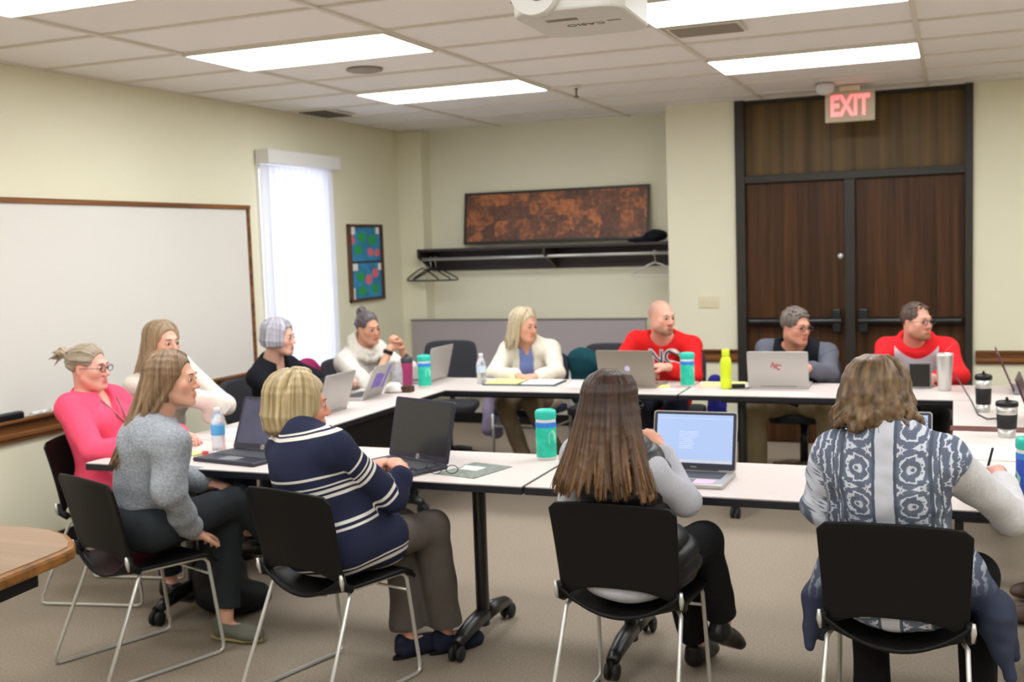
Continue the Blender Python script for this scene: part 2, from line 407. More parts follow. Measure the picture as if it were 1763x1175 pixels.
# ------------------------------------------------------------------ ceiling fixtures
def troffer(x, y, label, on=True):
    o = empty('ceiling_light', (x, y, ZC), label=label, cat='ceiling light')
    MB().box(-.598, .598, -.288, .288, -.006, .004).build('diffuser', M['lamp'], o)
    f = MB()
    for a in ((-.61, .61, .288, .304), (-.61, .61, -.304, -.288), (-.61, -.598, -.288, .288), (.598, .61, -.288, .288)): f.box(a[0], a[1], a[2], a[3], -.012, .008)
    f.build('fixture_frame', M['grid'], o)
colA, colB, colC = -3.24, -.80, 1.64
troffer(colA, 7.09, 'lit rectangular ceiling light farthest back on the left, above the corner')
troffer(colA, 5.26, 'lit rectangular ceiling light left of centre, above the seated row')
troffer(colA, 3.49, 'lit ceiling light cut off by the top left corner')
troffer(colB, 7.09, 'lit rectangular ceiling light in front of the exit sign')
troffer(colB, 5.26, 'lit ceiling light cut off at the top, right of the projector')
for (x, y) in ((colA, 1.66), (colA, -.17), (colB, 1.6), (colB, -.2), (colC, 7.09), (colC, 5.26), (colC, 3.43), (colC, 1.6), (colC, -.2)):
    troffer(x, y, 'lit ceiling light outside the picture, %s column, %s' % ({colA: 'left', colB: 'middle', colC: 'right'}[x], 'level with the far lights' if y > 7 else 'level with the second row' if y > 5 else 'above the near seats' if y > 3 else 'just ahead of the camera' if y > 1 else 'above the camera'))
def disc_fix(name, p, prof, m_, label, cat):
    o = empty(name, p, label=label, cat=cat); MB().lathe(prof, n=24).build('housing', m_, o); return o
disc_fix('ceiling_speaker', (-3.30, 5.96, ZC), [(0, -.008), (.09, -.008), (.11, -.002), (.11, .004)], mat('speaker_grille', srgb(165, 156, 146), .7, bump=.5, bscale=600), 'round flush speaker grille between the two left ceiling lights', 'ceiling speaker')
sd = disc_fix('smoke_detector', (-.87, 8.35, ZC), [(0, -.075), (.03, -.075), (.055, -.06), (.062, -.04), (.065, 0), (.07, .0)], M['white'], 'white round smoke detector on the ceiling before the exit sign', 'smoke detector')
sk = empty('sprinkler_head', (-2.44, 7.40, ZC), label='small metal sprinkler head under the ceiling near the alcove', cat='sprinkler')
MB().lathe([(0, -.01), (.035, -.008), (.038, .002)], n=20).build('escutcheon', M['grid'], sk)
MB().lathe([(0, -.075), (.022, -.072), (.022, -.068), (.006, -.06), (.008, -.02), (.014, -.008)], n=16).build('deflector', mat('brass', srgb(120, 112, 96), .35, metal=.8), sk)
def vent(x, y, sx, sy, c, label):
    o = empty('ceiling_vent', (x, y, ZC), label=label, cat='air vent')
    MB().box(-sx, sx, -sy, sy, -.004, .003).build('vent_frame', M['grid'], o)
    for i in range(8):
        yy = -sy+.03+i*(2*sy-.06)/7
        MB().box(-sx+.02, sx-.02, yy-.008, yy+.008, -.012, -.004, R=None).build('slat', c, o)
vent(-4.58, 7.62, .14, .22, mat('vent_dark', srgb(96, 92, 86), .6), 'dark grey air vent in the ceiling above the blinds')
vent(-1.19, 5.79, .19, .13, mat('vent_light', srgb(160, 148, 136), .6), 'pale air vent behind the top right ceiling light')
# exit sign
ex = empty('exit_sign', (-.715, 8.55, 2.585), label='white exit sign with red letters hanging before the transom', cat='exit sign')
MB().box(-.175, .175, -.025, .025, -.105, .115).build('sign_housing', mat('sign_face', srgb(196, 184, 160), .6), ex, .008)
MB().box(-.075, .075, -.03, .03, .115, .156).build('canopy', M['cream'], ex, .004)
text_mesh('letters', 'EXIT', .205, emis('exit_red', (1, .02, .04, 1), .5), ex, Matrix.Translation((0, -.029, .005)) @ Matrix.Rotation(math.pi/2, 4, 'X'), .002, .007, .66)
# projector
pj = empty('projector', (0, 0, 0), label='white ceiling projector seen from below at the top edge', cat='projector')
pj.location = (-1.0, 3.1, 2.30); pj.rotation_euler = (0, 0, math.radians(2))
def rrect(x0, x1, y0, y1, r, n=5):
    P = []
    for (cx, cy, a0) in ((x1-r, y1-r, 0), (x0+r, y1-r, 90), (x0+r, y0+r, 180), (x1-r, y0+r, 270)):
        for q in range(n+1):
            a = math.radians(a0+90*q/n); P.append((cx+r*math.cos(a), cy+r*math.sin(a)))
    return P
MB().prism(rrect(-.165, .155, -.17, .235, .07), 0, .105).build('casing', M['white'], pj, .008)
MB().lathe([(.0, -.02), (.06, -.02), (.068, -.01), (.068, .05)], (-.075, -.165, .055), 28, R=Matrix.Rotation(math.pi/2, 3, 'X')).build('lens_ring', M['white'], pj)
MB().lathe([(0, 0), (.034, .004), (.037, .0)], (-.06, -.217, .06), 24, R=Matrix.Rotation(math.pi/2, 3, 'X')).build('lens', mat('lens_glass', srgb(24, 20, 26), .08, spec=.9), pj)
vm = MB()
for q in range(5): vm.box(-.148, -.105, -.19, -.172, .03+q*.011, .035+q*.011)
vm.build('vent_grille', M['keys'], pj)
for b_ in ((-.09, .0, -.06, -.03), (.07, .11, .02, .03)): MB().box(*b_, -.001, .002).build('underside_label', mat('label_grey', srgb(140, 130, 118), .6), pj)
text_mesh('maker_lettering', 'CASIO', .04, M['keys'], pj, Matrix.Translation((.0, .045, -.0005)) @ Matrix.Rotation(math.pi, 4, 'Y'), .0004, 0, 1.)
MB().tube([(0, .03, .10), (0, .03, .44)], .022, 14).build('ceiling_mount', M['white'], pj)
# ------------------------------------------------------------------ tables
def training_table(cx, cy, rz, L, label, D=.61, modesty=None, legs=True, group='grey training tables in the hollow square'):
    o = empty('training_table', (cx, cy, 0), rz, label, 'table', None)
    MB().box(-L/2, L/2, -D/2, D/2, .708, .737).build('table_edge', M['tedge'], o, .003)
    MB().box(-L/2+.003, L/2-.003, -D/2+.003, D/2-.003, .737, .741).build('tabletop', M['lam'], o)
    MB().box(-L/2+.2, L/2-.2, -.03, .03, .655, .708).build('support_beam', M['blackmetal'], o, .003)
    for sx in ((-1, 1) if legs else ()):
        x = sx*(L/2-.32)
        m_ = MB(); m_.tube([(x, 0, .06), (x, 0, .69)], .034, 16, flat=.8)
        m_.box(x-.03, x+.03, -.22, .22, .685, .708)
        m_.build('column', M['blackmetal'], o, .003)
        f = MB()
        for sy in (-1, 1): f.tube([(x, 0, .105), (x, sy*.12, .10), (x, sy*.23, .085), (x, sy*.275, .068)], [.036, .034, .028, .024], 14)
        ft = f.build('foot', M['blackmetal'], o)
        for sy in (-1, 1):
            c = MB()
            for dx in (-.017, .017):
                c.lathe([(0, -.011), (.026, -.011), (.033, -.006), (.033, .006), (.026, .011), (0, .011)], (x+dx, sy*.275, .034), 20, R=Matrix.Rotation(math.pi/2, 3, 'Y'))
            c.box(x-.006, x+.006, sy*.275-.012, sy*.275+.012, .034, .075)
            c.build('caster', M['rubber'], ft)
    if modesty:
        y0 = modesty*(D/2-.05)
        MB().box(-L/2+.12, L/2-.12, y0-.008, y0+.008, .36, .70).build('modesty_panel', M['black'], o, .003)
    return o
TY0, TY1, TY2, TY3 = 3.863, 4.49, 6.41, 7.045
DN = TY1-TY0
training_table((-3.67-1.535)/2, (TY0+TY1)/2, 0, 2.131, 'pale training table nearest the camera on the left, before the striped-cardigan woman', DN)
training_table((-1.53+.60)/2, (TY0+TY1)/2+.004, 0, 2.126, 'pale training table nearest the camera on the right, with the lit laptop', DN)
training_table(-3.365, (TY1+TY2)/2, math.pi/2, TY2-TY1-.01, 'pale training table forming the left side under the whiteboard row', .61, modesty=-1)
training_table((-3.67-1.535)/2, (TY2+TY3)/2, 0, 2.131, 'pale training table on the far side, before the white-cardigan woman', DN, modesty=None)
training_table((-1.53+.60)/2, (TY2+TY3)/2, 0, 2.126, 'pale training table on the far side, before the three men', DN, modesty=None)
training_table(.29, (5.56+TY2)/2, math.pi/2, TY2-5.565, 'short pale table section on the right side, beyond the maroon strip', .60, modesty=1, legs=False)
training_table(.29, (TY1+5.43)/2, math.pi/2, 5.425-TY1, 'short pale table section on the right side, nearer than the maroon strip', .60, modesty=None, legs=False)
sb = empty('bridge_board', (.29, 5.495, 0), label='dark maroon wooden strip across the right-hand table between its pale sections', cat='board')
MB().box(-.31, .31, -.062, .062, .712, .744).build('strip', mat('maroon_wood', srgb(96, 52, 50), .4), sb, .004)
MB().box(-.29, .29, -.02, .02, .30, .712).box(-.29, -.25, -.04, .04, 0, .30).box(.25, .29, -.04, .04, 0, .30).build('support_leg', M['blackmetal'], sb)

# corner wooden table, bottom left
wt = empty('wooden_table', (-3.3, 2.3, 0), label='wood-grain table with rounded corner and oak edge at bottom left', cat='table')
def rcorner(off):
    P = [at(x, y, Z=.742) for x, y in ((0, 903), (60, 907), (95, 912), (118, 920), (130, 932), (128, 942), (111, 951), (60, 972), (0, 996))]
    e0 = P[0]+(P[0]-P[1]).normalized()*.9; e1 = P[-1]+(P[-1]-P[-2]).normalized()*.9
    P = [e0]+P+[e1]; c = sum(P, Vector((0, 0, 0)))/len(P); Q = []
    for i_, p_ in enumerate(P):
        a = P[max(i_-1, 0)]; b = P[min(i_+1, len(P)-1)]; t_ = (b-a).normalized(); n = Vector((-t_.y, t_.x, 0)); n = n if n.dot(p_-c) > 0 else -n
        q = p_+n*off; Q.append((q.x+3.3, q.y-2.3))
    return Q[::-1]
M['oakedge'] = wood('oak_edge', srgb(100, 64, 28), srgb(150, 102, 52), 'x', .6, .4)
M['woodlam'] = wood('wood_laminate', srgb(132, 108, 86), srgb(154, 128, 104), 'x', .55, .4, 0)
MB().prism(rcorner(0), .70, .742).build('oak_edge', M['oakedge'], wt, .012)
MB().prism(rcorner(-.022), .738, .7445).build('tabletop', M['woodlam'], wt)
MB().prism(rcorner(-.12), .62, .70).build('apron', M['black'], wt)
MB().tube([(.25, .1, 0), (.25, .1, .62)], .04, 14).build('leg', M['blackmetal'], wt)

# ------------------------------------------------------------------ chairs
def sled_chair(x, y, rz, label, group=None, back=True):
    o = empty('sled_chair', (x, y, 0), rz, label, 'chair', group)
    # back shell
    nu, nv = 18, 14; V_ = []; F_ = []
    for j in range(nv+1):
        for i in range(nu+1):
            u = -1+2*i/nu; v = j/nv
            zb_ = .497-.057*abs(u)**3; zt = .805-.012*u*u-(.02*max(0, abs(u)-.9)/.1)
            z = zb_+(zt-zb_)*v
            hw = .208+.015*v
            yy = -.125-.045*v-.025*v*v-.026*(1-u*u)*(1-.3*v)
            V_.append((u*hw, yy, z))
    for j in range(nv):
        for i in range(nu): F_.append((j*(nu+1)+i, j*(nu+1)+i+1, (j+1)*(nu+1)+i+1, (j+1)*(nu+1)+i))
    m_ = MB(); m_._add(V_, F_, 0, True); b = m_.build('backrest', M['shell'], o)
    so = b.modifiers.new('thick', 'SOLIDIFY'); so.thickness = .011; so.offset = 0
    bv = b.modifiers.new('bev', 'BEVEL'); bv.width = .004; bv.segments = 2
    # seat pan with upturned rear rim joined to the back at both sides
    V_ = []; F_ = []; nu, nv = 18, 16
    for j in range(nv+1):
        for i in range(nu+1):
            u = -1+2*i/nu; v = j/nv
            yy = .245-.39*v-.012*(1-u*u)*v
            z = .447-.012*(1-u*u)*(1-v)-.035*max(0, (.12-v)/.12)**2 + .0
            z += -.052*(1-u*u)*min(1, max(0, (v-.3)/.7)) + .05*max(0, (v-.86)/.14)**1.6*(.15+.85*abs(u)**2)
            hw = .225-.012*v
            V_.append((u*hw, yy, z-.01*abs(u)**6*(1-v)))
    for j in range(nv):
        for i in range(nu): F_.append((j*(nu+1)+i, (j+1)*(nu+1)+i, (j+1)*(nu+1)+i+1, j*(nu+1)+i+1))
    m_ = MB(); m_._add(V_, F_, 0, True); s_ = m_.build('seat', M['shell'], o)
    so = s_.modifiers.new('thick', 'SOLIDIFY'); so.thickness = .012; so.offset = -1
    for sx in (-1, 1):
        st = MB(); st.tube([(sx*.214, -.10, .437), (sx*.213, -.132, .45), (sx*.2115, -.142, .50)], [.016, .015, .012], 10); st.build('side_joint', M['shell'], o)
        k = MB(); k.tube([(sx*.219, -.146, .445), (sx*.222, -.152, .475), (sx*.222, -.156, .505)], [.005, .009, .005], 8); k.build('hinge_cap', M['chrome'], o)
    for sx in (-1, 1):
        P = [(sx*.19, -.08, .424), (sx*.205, -.10, .405), (sx*.222, -.255, .05), (sx*.223, -.262, .02), (sx*.221, -.245, .0095), (sx*.214, .235, .0095), (sx*.213, .256, .02), (sx*.211, .258, .05), (sx*.20, .215, .395), (sx*.197, .200, .414), (sx*.195, .18, .42), (sx*.19, -.08, .424)]
        MB().tube(P, .0078, 10).build('sled_frame', M['chrome'], o)
    MB().tube([(-.204, .222, .345), (.204, .222, .345)], .006, 8).build('crossbar', M['chrome'], o)
    return o
def face(dx, dy): return math.atan2(dy, dx)-math.pi/2
sled_chair(-3.885, 4.245, face(.98, .2), 'black shell sled chair under the pink-sweater woman')
sled_chair(-3.135, 3.545, face(.353, .935), 'black shell sled chair under the grey-sweater woman')
sled_chair(-2.215, 3.55, face(.25, .97), 'black shell sled chair under the striped-cardigan woman')
sled_chair(-1.05, 3.64, face(.03, 1), 'black shell sled chair under the dark-vest woman')
sled_chair(-.165, 3.59, face(.02, 1), 'black shell sled chair under the patterned-shawl woman')

def back_panel(o, w, z0, z1, y, curve, m_, thick=.03, lean=.10, name='backrest'):
    nu, nv = 14, 10; V_ = []; F_ = []
    for j in range(nv+1):
        for i in range(nu+1):
            u = -1+2*i/nu; v = j/nv
            hw = w/2*(1-.10*abs(2*v-1)**4)
            uu = u
            V_.append((uu*hw*(1), y-lean*v+curve*u*u, z0+(z1-z0)*v-.02*(abs(u)**5)*(v-.5)*2))
    for j in range(nv):
        for i in range(nu): F_.append((j*(nu+1)+i, j*(nu+1)+i+1, (j+1)*(nu+1)+i+1, (j+1)*(nu+1)+i))
    mm = MB(); mm._add(V_, F_, 0, True); b = mm.build(name, m_, o)
    so = b.modifiers.new('thick', 'SOLIDIFY'); so.thickness = thick; so.offset = 0
    bv = b.modifiers.new('bev', 'BEVEL'); bv.width = thick*.35; bv.segments = 3
    return b
M['upholstery'] = mat('charcoal_upholstery', srgb(46, 46, 52), .85, bump=.2, bscale=400)
M['navyuph'] = mat('navy_upholstery', srgb(30, 36, 58), .85, bump=.2, bscale=400)
def office_chair(x, y, rz, label, w=.44, z1=.92, basem=None):
    o = empty('office_chair', (x, y, 0), rz, label, 'chair')
    back_panel(o, w, .55, z1, -.215, .035, M['upholstery'], .045, .05)
    MB().prism(rrect(-.23, .23, -.21, .23, .08), .41, .47).build('seat', M['upholstery'], o, .018)
    MB().tube([(0, 0, .09), (0, 0, .42)], .028, 14).build('gas_column', M['blackmetal'], o)
    MB().tube([(0, -.12, .42), (0, -.26, .44), (0, -.265, .60)], .022, 10).build('back_bar', M['blackmetal'], o)
    for k in range(5):
        a = math.radians(90+72*k+10)
        l_ = MB().tube([(0, 0, .10), (.15*math.cos(a), .15*math.sin(a), .09), (.29*math.cos(a), .29*math.sin(a), .06)], [.03, .024, .018], 10).build('base_leg', basem or M['blackmetal'], o)
        MB().lathe([(0, -.022), (.022, -.022), (.028, -.012), (.028, .012), (.022, .022), (0, .022)], (.29*math.cos(a), .29*math.sin(a), .0285), 16, R=Matrix.Rotation(a, 3, 'Z') @ Matrix.Rotation(math.pi/2, 3, 'X')).build('caster', M['rubber'], l_)
    return o
def guest_chair(x, y, rz, label):
    o = empty('guest_chair', (x, y, 0), rz, label, 'chair')
    back_panel(o, .42, .56, .84, -.2, .03, M['navyuph'], .035, .06)
    MB().prism(rrect(-.22, .22, -.2, .22, .05), .41, .465).build('seat', M['navyuph'], o, .012)
    for sx in (-1, 1):
        MB().tube([(sx*.225, .2, .0), (sx*.225, .2, .42)], .012, 10).build('leg', M['chrome'], o)
        MB().tube([(sx*.225, -.2, .0), (sx*.225, -.19, .42), (sx*.215, -.22, .58), (sx*.205, -.25, .72)], .012, 10).build('leg', M['chrome'], o)
        MB().tube([(sx*.225, .2, .33), (sx*.225, -.19, .33)], .009, 8).build('side_rail', M['chrome'], o)
    MB().tube([(-.225, .2, .33), (.225, .2, .33)], .009, 8).build('front_rail', M['chrome'], o)
    return o
guest_chair(-2.93, 7.62, face(-.1, -1), 'silver-legged navy chair under the white-cardigan woman')
office_chair(-2.40, 7.72, face(.02, -1), 'empty charcoal office chair between the white-cardigan woman and the red-shirt man', .42, .90)
office_chair(-1.87, 7.65, face(.1, -1), 'charcoal office chair under the red-shirt man', .44, .86)
office_chair(-.955, 7.65, face(.1, -1), 'charcoal office chair under the man in grey and black', .50, .82, mat('tan_metal', srgb(120, 96, 74), .4))
office_chair(-.20, 7.66, face(.1, -1), 'charcoal office chair under the man in the red and grey hoodie', .44, .82)
office_chair(-4.06, 7.12, face(1, -.25), 'charcoal office chair under the cowl-neck sweater woman', .42, .86)
office_chair(-4.17, 6.05, face(1, .05), 'charcoal office chair under the short grey-haired woman', .40, .84)
office_chair(-4.17, 5.05, face(1, .05), 'charcoal office chair under the long-haired woman in white', .40, .84)
office_chair(-3.62, 7.62, face(.3, -1), 'empty charcoal office chair in the corner behind the silver laptop', .42, .93)
office_chair(1.0, 4.85, face(-1, 0), 'office chair at the right side of the square', .44, .86)

# ------------------------------------------------------------------ table-top objects
ZT = .7415
def laptop(x, y, rz, label, w=.33, d=.23, lid=.22, ang=105, body='silver', lidm=None, scr='scrdark', key='keys', deco=None, z=None):
    """rz turns local +y to the hinge side; the user sits at local -y"""
    o = empty('laptop', (x, y, z or ZT), rz, label, 'laptop')
    base = MB().box(-w/2, w/2, -d/2, d/2, 0, .017).build('base', M[body], o, .005)
    MB().box(-w/2+.03, w/2-.03, -.02, d/2-.03, .017, .0185).build('keyboard', M[key], base)
    MB().box(-.05, .05, -d/2+.015, -.035, .017, .0178).build('touchpad', M['keysl'], base)
    a = math.radians(ang)
    # lid plane: starts at hinge (y=d/2,z=.017), direction leaning back
    ux = Vector((1, 0, 0)); uy = Vector((0, -math.cos(a), math.sin(a))); un = ux.cross(uy)  # faces user
    L = Matrix((ux, uy, un)).transposed()
    ho = Vector((0, d/2-.004, .017))
    lidob = MB().prism(rrect(-w/2, w/2, 0.0, lid, .012), -.007, 0.0, R=L, o=ho).build('lid', M[lidm or body], o, .002)
    MB().prism(rrect(-w/2+.004, w/2-.004, .004, lid-.004, .01), 0.0, .0012, R=L, o=ho).build('bezel', M['dklap'] if body != 'maroonlap' else M['black'], lidob)
    MB().box(-w/2+.016, w/2-.016, .028, lid-.014, .0012, .002, R=L, o=ho).build('screen', M[scr] if isinstance(scr, str) else scr, lidob)
    MB().tube([(-w*.3, d/2-.003, .017), (w*.3, d/2-.003, .017)], .006, 8).build('hinge', M['keys'], o)
    if deco: deco(lidob, L.to_4x4(), ho, w, lid)
    return o
def outmat(L, ho, u, v):      # placement of a flat mark on the outer lid face
    return Matrix.Translation(ho) @ L @ Matrix.Translation((u, v, -.0078)) @ Matrix.Rotation(math.pi, 4, 'Y')
# lit screen
M['lit'] = bpy.data.materials.new('lit_screen'); M['lit'].use_nodes = True
t = NT(M['lit']); p = t.n['Principled BSDF']; p.inputs['Base Color'].default_value = (.01, .01, .02, 1); p.inputs['Roughness'].default_value = .2
p.inputs['Emission Color'].default_value = (.50, .66, 1, 1); p.inputs['Emission Strength'].default_value = .38
M['litw'] = emis('lit_page', (.62, .74, 1, 1), .4); M['litline'] = emis('lit_text', (.30, .42, .85, 1), .22); M['task'] = emis('task_bar', (.03, .03, .12, 1), .2)
def page(lidob, L, ho, w, lid):
    R3 = L.to_3x3()
    MB().box(-w/2+.018, w/2-.018, .03, .040, .0021, .0024, R=R3, o=ho).build('task_bar', M['task'], lidob)
    m_ = MB(); rr = random.Random(4)
    for k in range(9): m_.box(-.06, -.06+.05+rr.random()*.03, .085+k*.008, .0865+k*.008, .0021, .0024, R=R3, o=ho)
    m_.box(-w/2+.02, w/2-.02, lid-.03, lid-.029, .0021, .0024, R=R3, o=ho)
    m_.build('screen_text', M['litline'], lidob)
text_small = lambda lidob, L, ho, txt, v, s, m_: text_mesh('maker_mark', txt, s, m_, lidob, Matrix.Translation(ho) @ L @ Matrix.Translation((0, v, .0022)), .0002)
def deco11(lidob, L, ho, w, lid): page(lidob, L, ho, w, lid); MB().prism([(-.012, .010), (.012, .010), (.012, .016), (-.012, .016)], .0013, .002, R=L.to_3x3(), o=ho).build('maker_mark', M['keysl'], lidob)
l11 = laptop(-.955, 4.105, math.radians(-1), 'silver laptop with a bright blue-white screen before the dark-vest woman', .335, .245, .232, 104, 'silver', 'silver', 'lit', 'keys', deco11)
MB().box(.05, .125, -.11, -.045, .0172, .0182).build('pink_note', mat('pink_note', srgb(236, 190, 226), .7), l11)
def deco12(lidob, L, ho, w, lid): MB().box(-.05, -.02, .1, .104, .0021, .0024, R=L.to_3x3(), o=ho).build('screen_text', M['litline'], lidob)
laptop(-.245, 4.24, math.radians(0), 'laptop with lit blue screen mostly hidden behind the patterned-shawl woman', .335, .24, .232, 106, 'silver', 'silver', 'lit', 'keys', deco12)
def hp(lidob, L, ho, w, lid):
    m_ = MB(); n = 20; m_.prism([(.011*math.cos(6.2832*a/n), .016+.011*math.sin(6.2832*a/n)) for a in range(n)], .0013, .0022, R=L.to_3x3(), o=ho)
    m_.build('round_logo', M['silver'], lidob)
    text_mesh('logo_letters', 'hp', .017, M['dklap'], lidob, Matrix.Translation(ho) @ L @ Matrix.Translation((0, .0175, .0024)), .0002)
hl, hr = at(668, 782, Z=ZT+.02), at(774, 800, Z=ZT+.02)
w10 = .385; mid = (hl+hr)/2; dirx = (hr-hl).normalized(); a10 = math.atan2(dirx.y, dirx.x)
cc = mid+Vector((dirx.y, -dirx.x, 0))*(.25/2)
laptop(cc.x, cc.y, a10, 'dark laptop with a blank black screen before the striped-cardigan woman', w10, .25, .262, 103, 'dklap', 'dklap', 'scrdark', 'keys', hp)
cc = Vector((-2.98, 4.10))
laptop(cc.x, cc.y, math.radians(-10), 'dark laptop with reflections painted on its blue-black screen left of the striped-cardigan woman', .375, .25, .25, 112, 'dklap', 'dklap', 'scrrefl', 'keys', hp)
laptop(-3.42, 5.42, face(1, 0), 'silver laptop seen from behind its lid, left of the blond bob', .33, .23, .225, 108, 'silver')
M['taupe'] = mat('taupe_laptop', srgb(150, 142, 130), .4, metal=.3)
def dot7(lidob, L, ho, w, lid):
    m_ = MB(); m_.prism([(-.012+.018*math.cos(6.2832*a/16), .115+.018*math.sin(6.2832*a/16)) for a in range(16)], -.0082, -.0069, R=L.to_3x3(), o=ho); m_.build('lilac_logo', mat('lilac_logo', srgb(216, 200, 240), .4), lidob)
def stick(lidob, L, ho, w, lid):
    pu = mat('purple_sticker', srgb(128, 104, 190), .6, vary=.35, vscale=60)
    for (u, v, a, b) in ((.05, .11, .045, .05), (-.03, .10, .03, .045), (-.11, .12, .02, .08)):
        MB().box(u-a, u+a, v-b, v+b, -.0085, -.0071, R=L.to_3x3(), o=ho).build('purple_sticker', pu, lidob)
laptop(-3.50, 6.02, face(1, .12), 'silver laptop with purple stickers on its lid before the cowl-neck woman', .33, .23, .215, 116, 'silver', deco=stick)
laptop(-3.44, 6.83, face(.97, .0), 'plain silver laptop standing open at the far left table corner', .35, .23, .235, 104, 'silver')
laptop(-1.905, 6.80, face(0, -1)+math.radians(-4), 'brown-grey laptop with its lid toward the camera before the red-shirt man', .375, .25, .235, 106, 'taupe', deco=dot7)
def nlogo(lidob, L, ho, w, lid):
    rm = mat('red_mark', srgb(176, 76, 86), .6)
    text_mesh('red_letters', 'NC', .05, rm, lidob, outmat(L, ho, 0.01, .13) @ Matrix.Rotation(math.radians(-20), 4, 'Z'), .0003, .002, .8)
    # loose charger cable hanging across the lid foot
laptop(-.995, 6.87, face(0, -1)+math.radians(2), 'silver laptop with small red mark on its lid before the man in grey and black', .36, .24, .225, 106, 'silver', deco=nlogo)
M['maroonlap'] = mat('maroon_laptop', srgb(96, 40, 58), .35, metal=.2)
LAPM = laptop(.43, 6.84, face(-1, 0), 'maroon laptop open at the far right corner of the tables', .35, .25, .235, 112, 'keysl', 'maroonlap', 'scrrefl')
laptop(.47, 5.72, face(-1, .1), 'maroon laptop cut off by the right edge, nearer than the other maroon one', .33, .24, .22, 110, 'keysl', 'maroonlap', 'scrrefl')

M['teal'] = mat('teal_plastic', srgb(36, 196, 176), .4); M['tealw'] = mat('teal_label', srgb(30, 190, 160), .4, vary=.2, vscale=25)
M['mint'] = mat('mint_label', srgb(150, 222, 196), .5)
def wipes(x, y, label, body='tealw', lid='teal', r=.043, h=.215, z=ZT):
    o = empty('wipes_canister', (x, y, z), 0, label, 'wipes canister')
    MB().lathe([(0, 0), (r-.003, 0), (r, .004), (r, h-.045), (r, h-.04)], n=28).build('canister', M['white'], o)
    MB().lathe([(r+.0006, .012), (r+.0012, .014), (r+.0012, h-.065), (r+.0006, h-.063)], n=28).build('label_sleeve', M[body], o)
    MB().lathe([(r+.0015, h-.075), (r+.002, h-.073), (r+.002, h-.055), (r+.0015, h-.053)], n=28).build('blue_band', mat('blue_band', srgb(50, 130, 220), .4), o)
    m_ = MB()
    for (a0, z0) in ((200, .07), (330, .10)):
        c = [(a0+dx, z0+dz) for dx, dz in ((-25, -.028), (20, -.03), (28, .01), (0, .032), (-26, .015))]
        m_._add([((r+.0025)*math.cos(math.radians(a)), (r+.0025)*math.sin(math.radians(a)), zz) for a, zz in c], [[0, 1, 2, 3, 4]])
    m_.build('label_patch', M['mint'], o)
    MB().lathe([(r+.001, h-.04), (r+.003, h-.038), (r+.003, h-.01), (r-.001, h-.003), (r-.01, h), (0, h)], n=28).build('lid', M[lid], o)
    return o
wipes(-3.265, 6.53, 'teal wipes canister in front of the corner laptop on the left')
wipes(-1.555, 6.78, 'teal wipes canister beside the red-shirt man')
wipes(-1.63, 4.40, 'teal wipes canister half hidden behind the long brown hair')
M['bluelab'] = mat('blue_label', srgb(40, 84, 190), .4)
wipes(.238, 4.08, 'teal-lidded blue canister cut off by the right edge', body='bluelab')
M['clear'] = mat('clear_plastic', srgb(236, 238, 242), .12, trans=.75, alpha=.85); M['clearlabel'] = mat('bottle_label', srgb(90, 170, 225), .5)
def water(x, y, label, lab='clearlabel', h=.205):
    o = empty('water_bottle', (x, y, ZT), 0, label, 'bottle')
    r = .032
    MB().lathe([(0, 0), (r-.004, 0), (r, .006), (r-.002, .03), (r, .05), (r-.0015, .075), (r, .10), (r, .13), (r*.9, .15), (r*.5, .175), (.012, .18), (.012, h-.012)], n=22).build('bottle_body', M['clear'], o)
    MB().lathe([(r+.0006, .075), (r+.001, .078), (r+.001, .12), (r+.0006, .122)], n=22).build('label_wrap', M[lab], o)
    MB().lathe([(.0135, h-.022), (.0145, h-.02), (.0145, h-.002), (.012, h), (0, h)], n=18).build('cap', M['white'], o)
    return o
water(-3.23, 4.262, 'clear water bottle with blue label beside the grey-sweater woman')
M['palelab'] = mat('pale_label', srgb(200, 214, 232), .5)
water(-2.95, 6.75, 'clear water bottle on the far table before the white-cardigan woman', 'palelab')
gb = empty('sports_bottle', (-1.30, 6.71, ZT), 0, 'bright yellow-green bottle on the far table between two men', 'bottle')
M['lime'] = mat('lime_plastic', srgb(214, 232, 40), .35)
MB().lathe([(0, 0), (.03, 0), (.034, .006), (.034, .06), (.032, .065), (.034, .07), (.034, .165), (.030, .185), (.022, .198), (.020, .2)], n=24).build('bottle_body', M['lime'], gb)
MB().lathe([(.023, .2), (.024, .202), (.024, .238), (.02, .243), (0, .243)], n=20).build('cap', M['lime'], gb)
sh = empty('shaker_bottle', (-3.43, 6.60, ZT), 0, 'magenta shaker bottle with a dark lid before the cowl-neck woman', 'bottle')
MB().lathe([(0, 0), (.032, 0), (.034, .005), (.039, .155), (.039, .16)], n=24).build('bottle_body', mat('magenta_plastic', srgb(176, 56, 112), .35), sh)
MB().lathe([(.041, .155), (.042, .158), (.042, .182), (.034, .19), (.012, .192), (.012, .205), (0, .205)], n=24).build('lid', M['keys'], sh)
MB().tube([(0, -.035, .185), (0, -.035, .20), (0, -.01, .213), (0, .02, .205), (0, .03, .188)], .005, 8).build('carry_loop', M['keys'], sh)
so = empty('soda_bottle', (-3.40, 6.40, ZT), 0, 'clear soda bottle with a silver label left of the magenta shaker', 'bottle')
MB().lathe([(0, 0), (.03, 0), (.034, .008), (.034, .125), (.03, .15), (.013, .185), (.012, .19)], n=24).build('bottle_body', M['clear'], so)
MB().lathe([(.003, .004), (.032, .008), (.0325, .04), (0, .04)], n=24).build('dark_drink', mat('cola', srgb(36, 18, 16), .2), so)
MB().lathe([(.0345, .06), (.035, .062), (.035, .12), (.0345, .122)], n=24).build('label_wrap', mat('silver_label', srgb(168, 166, 172), .4, vary=.3, vscale=30), so)
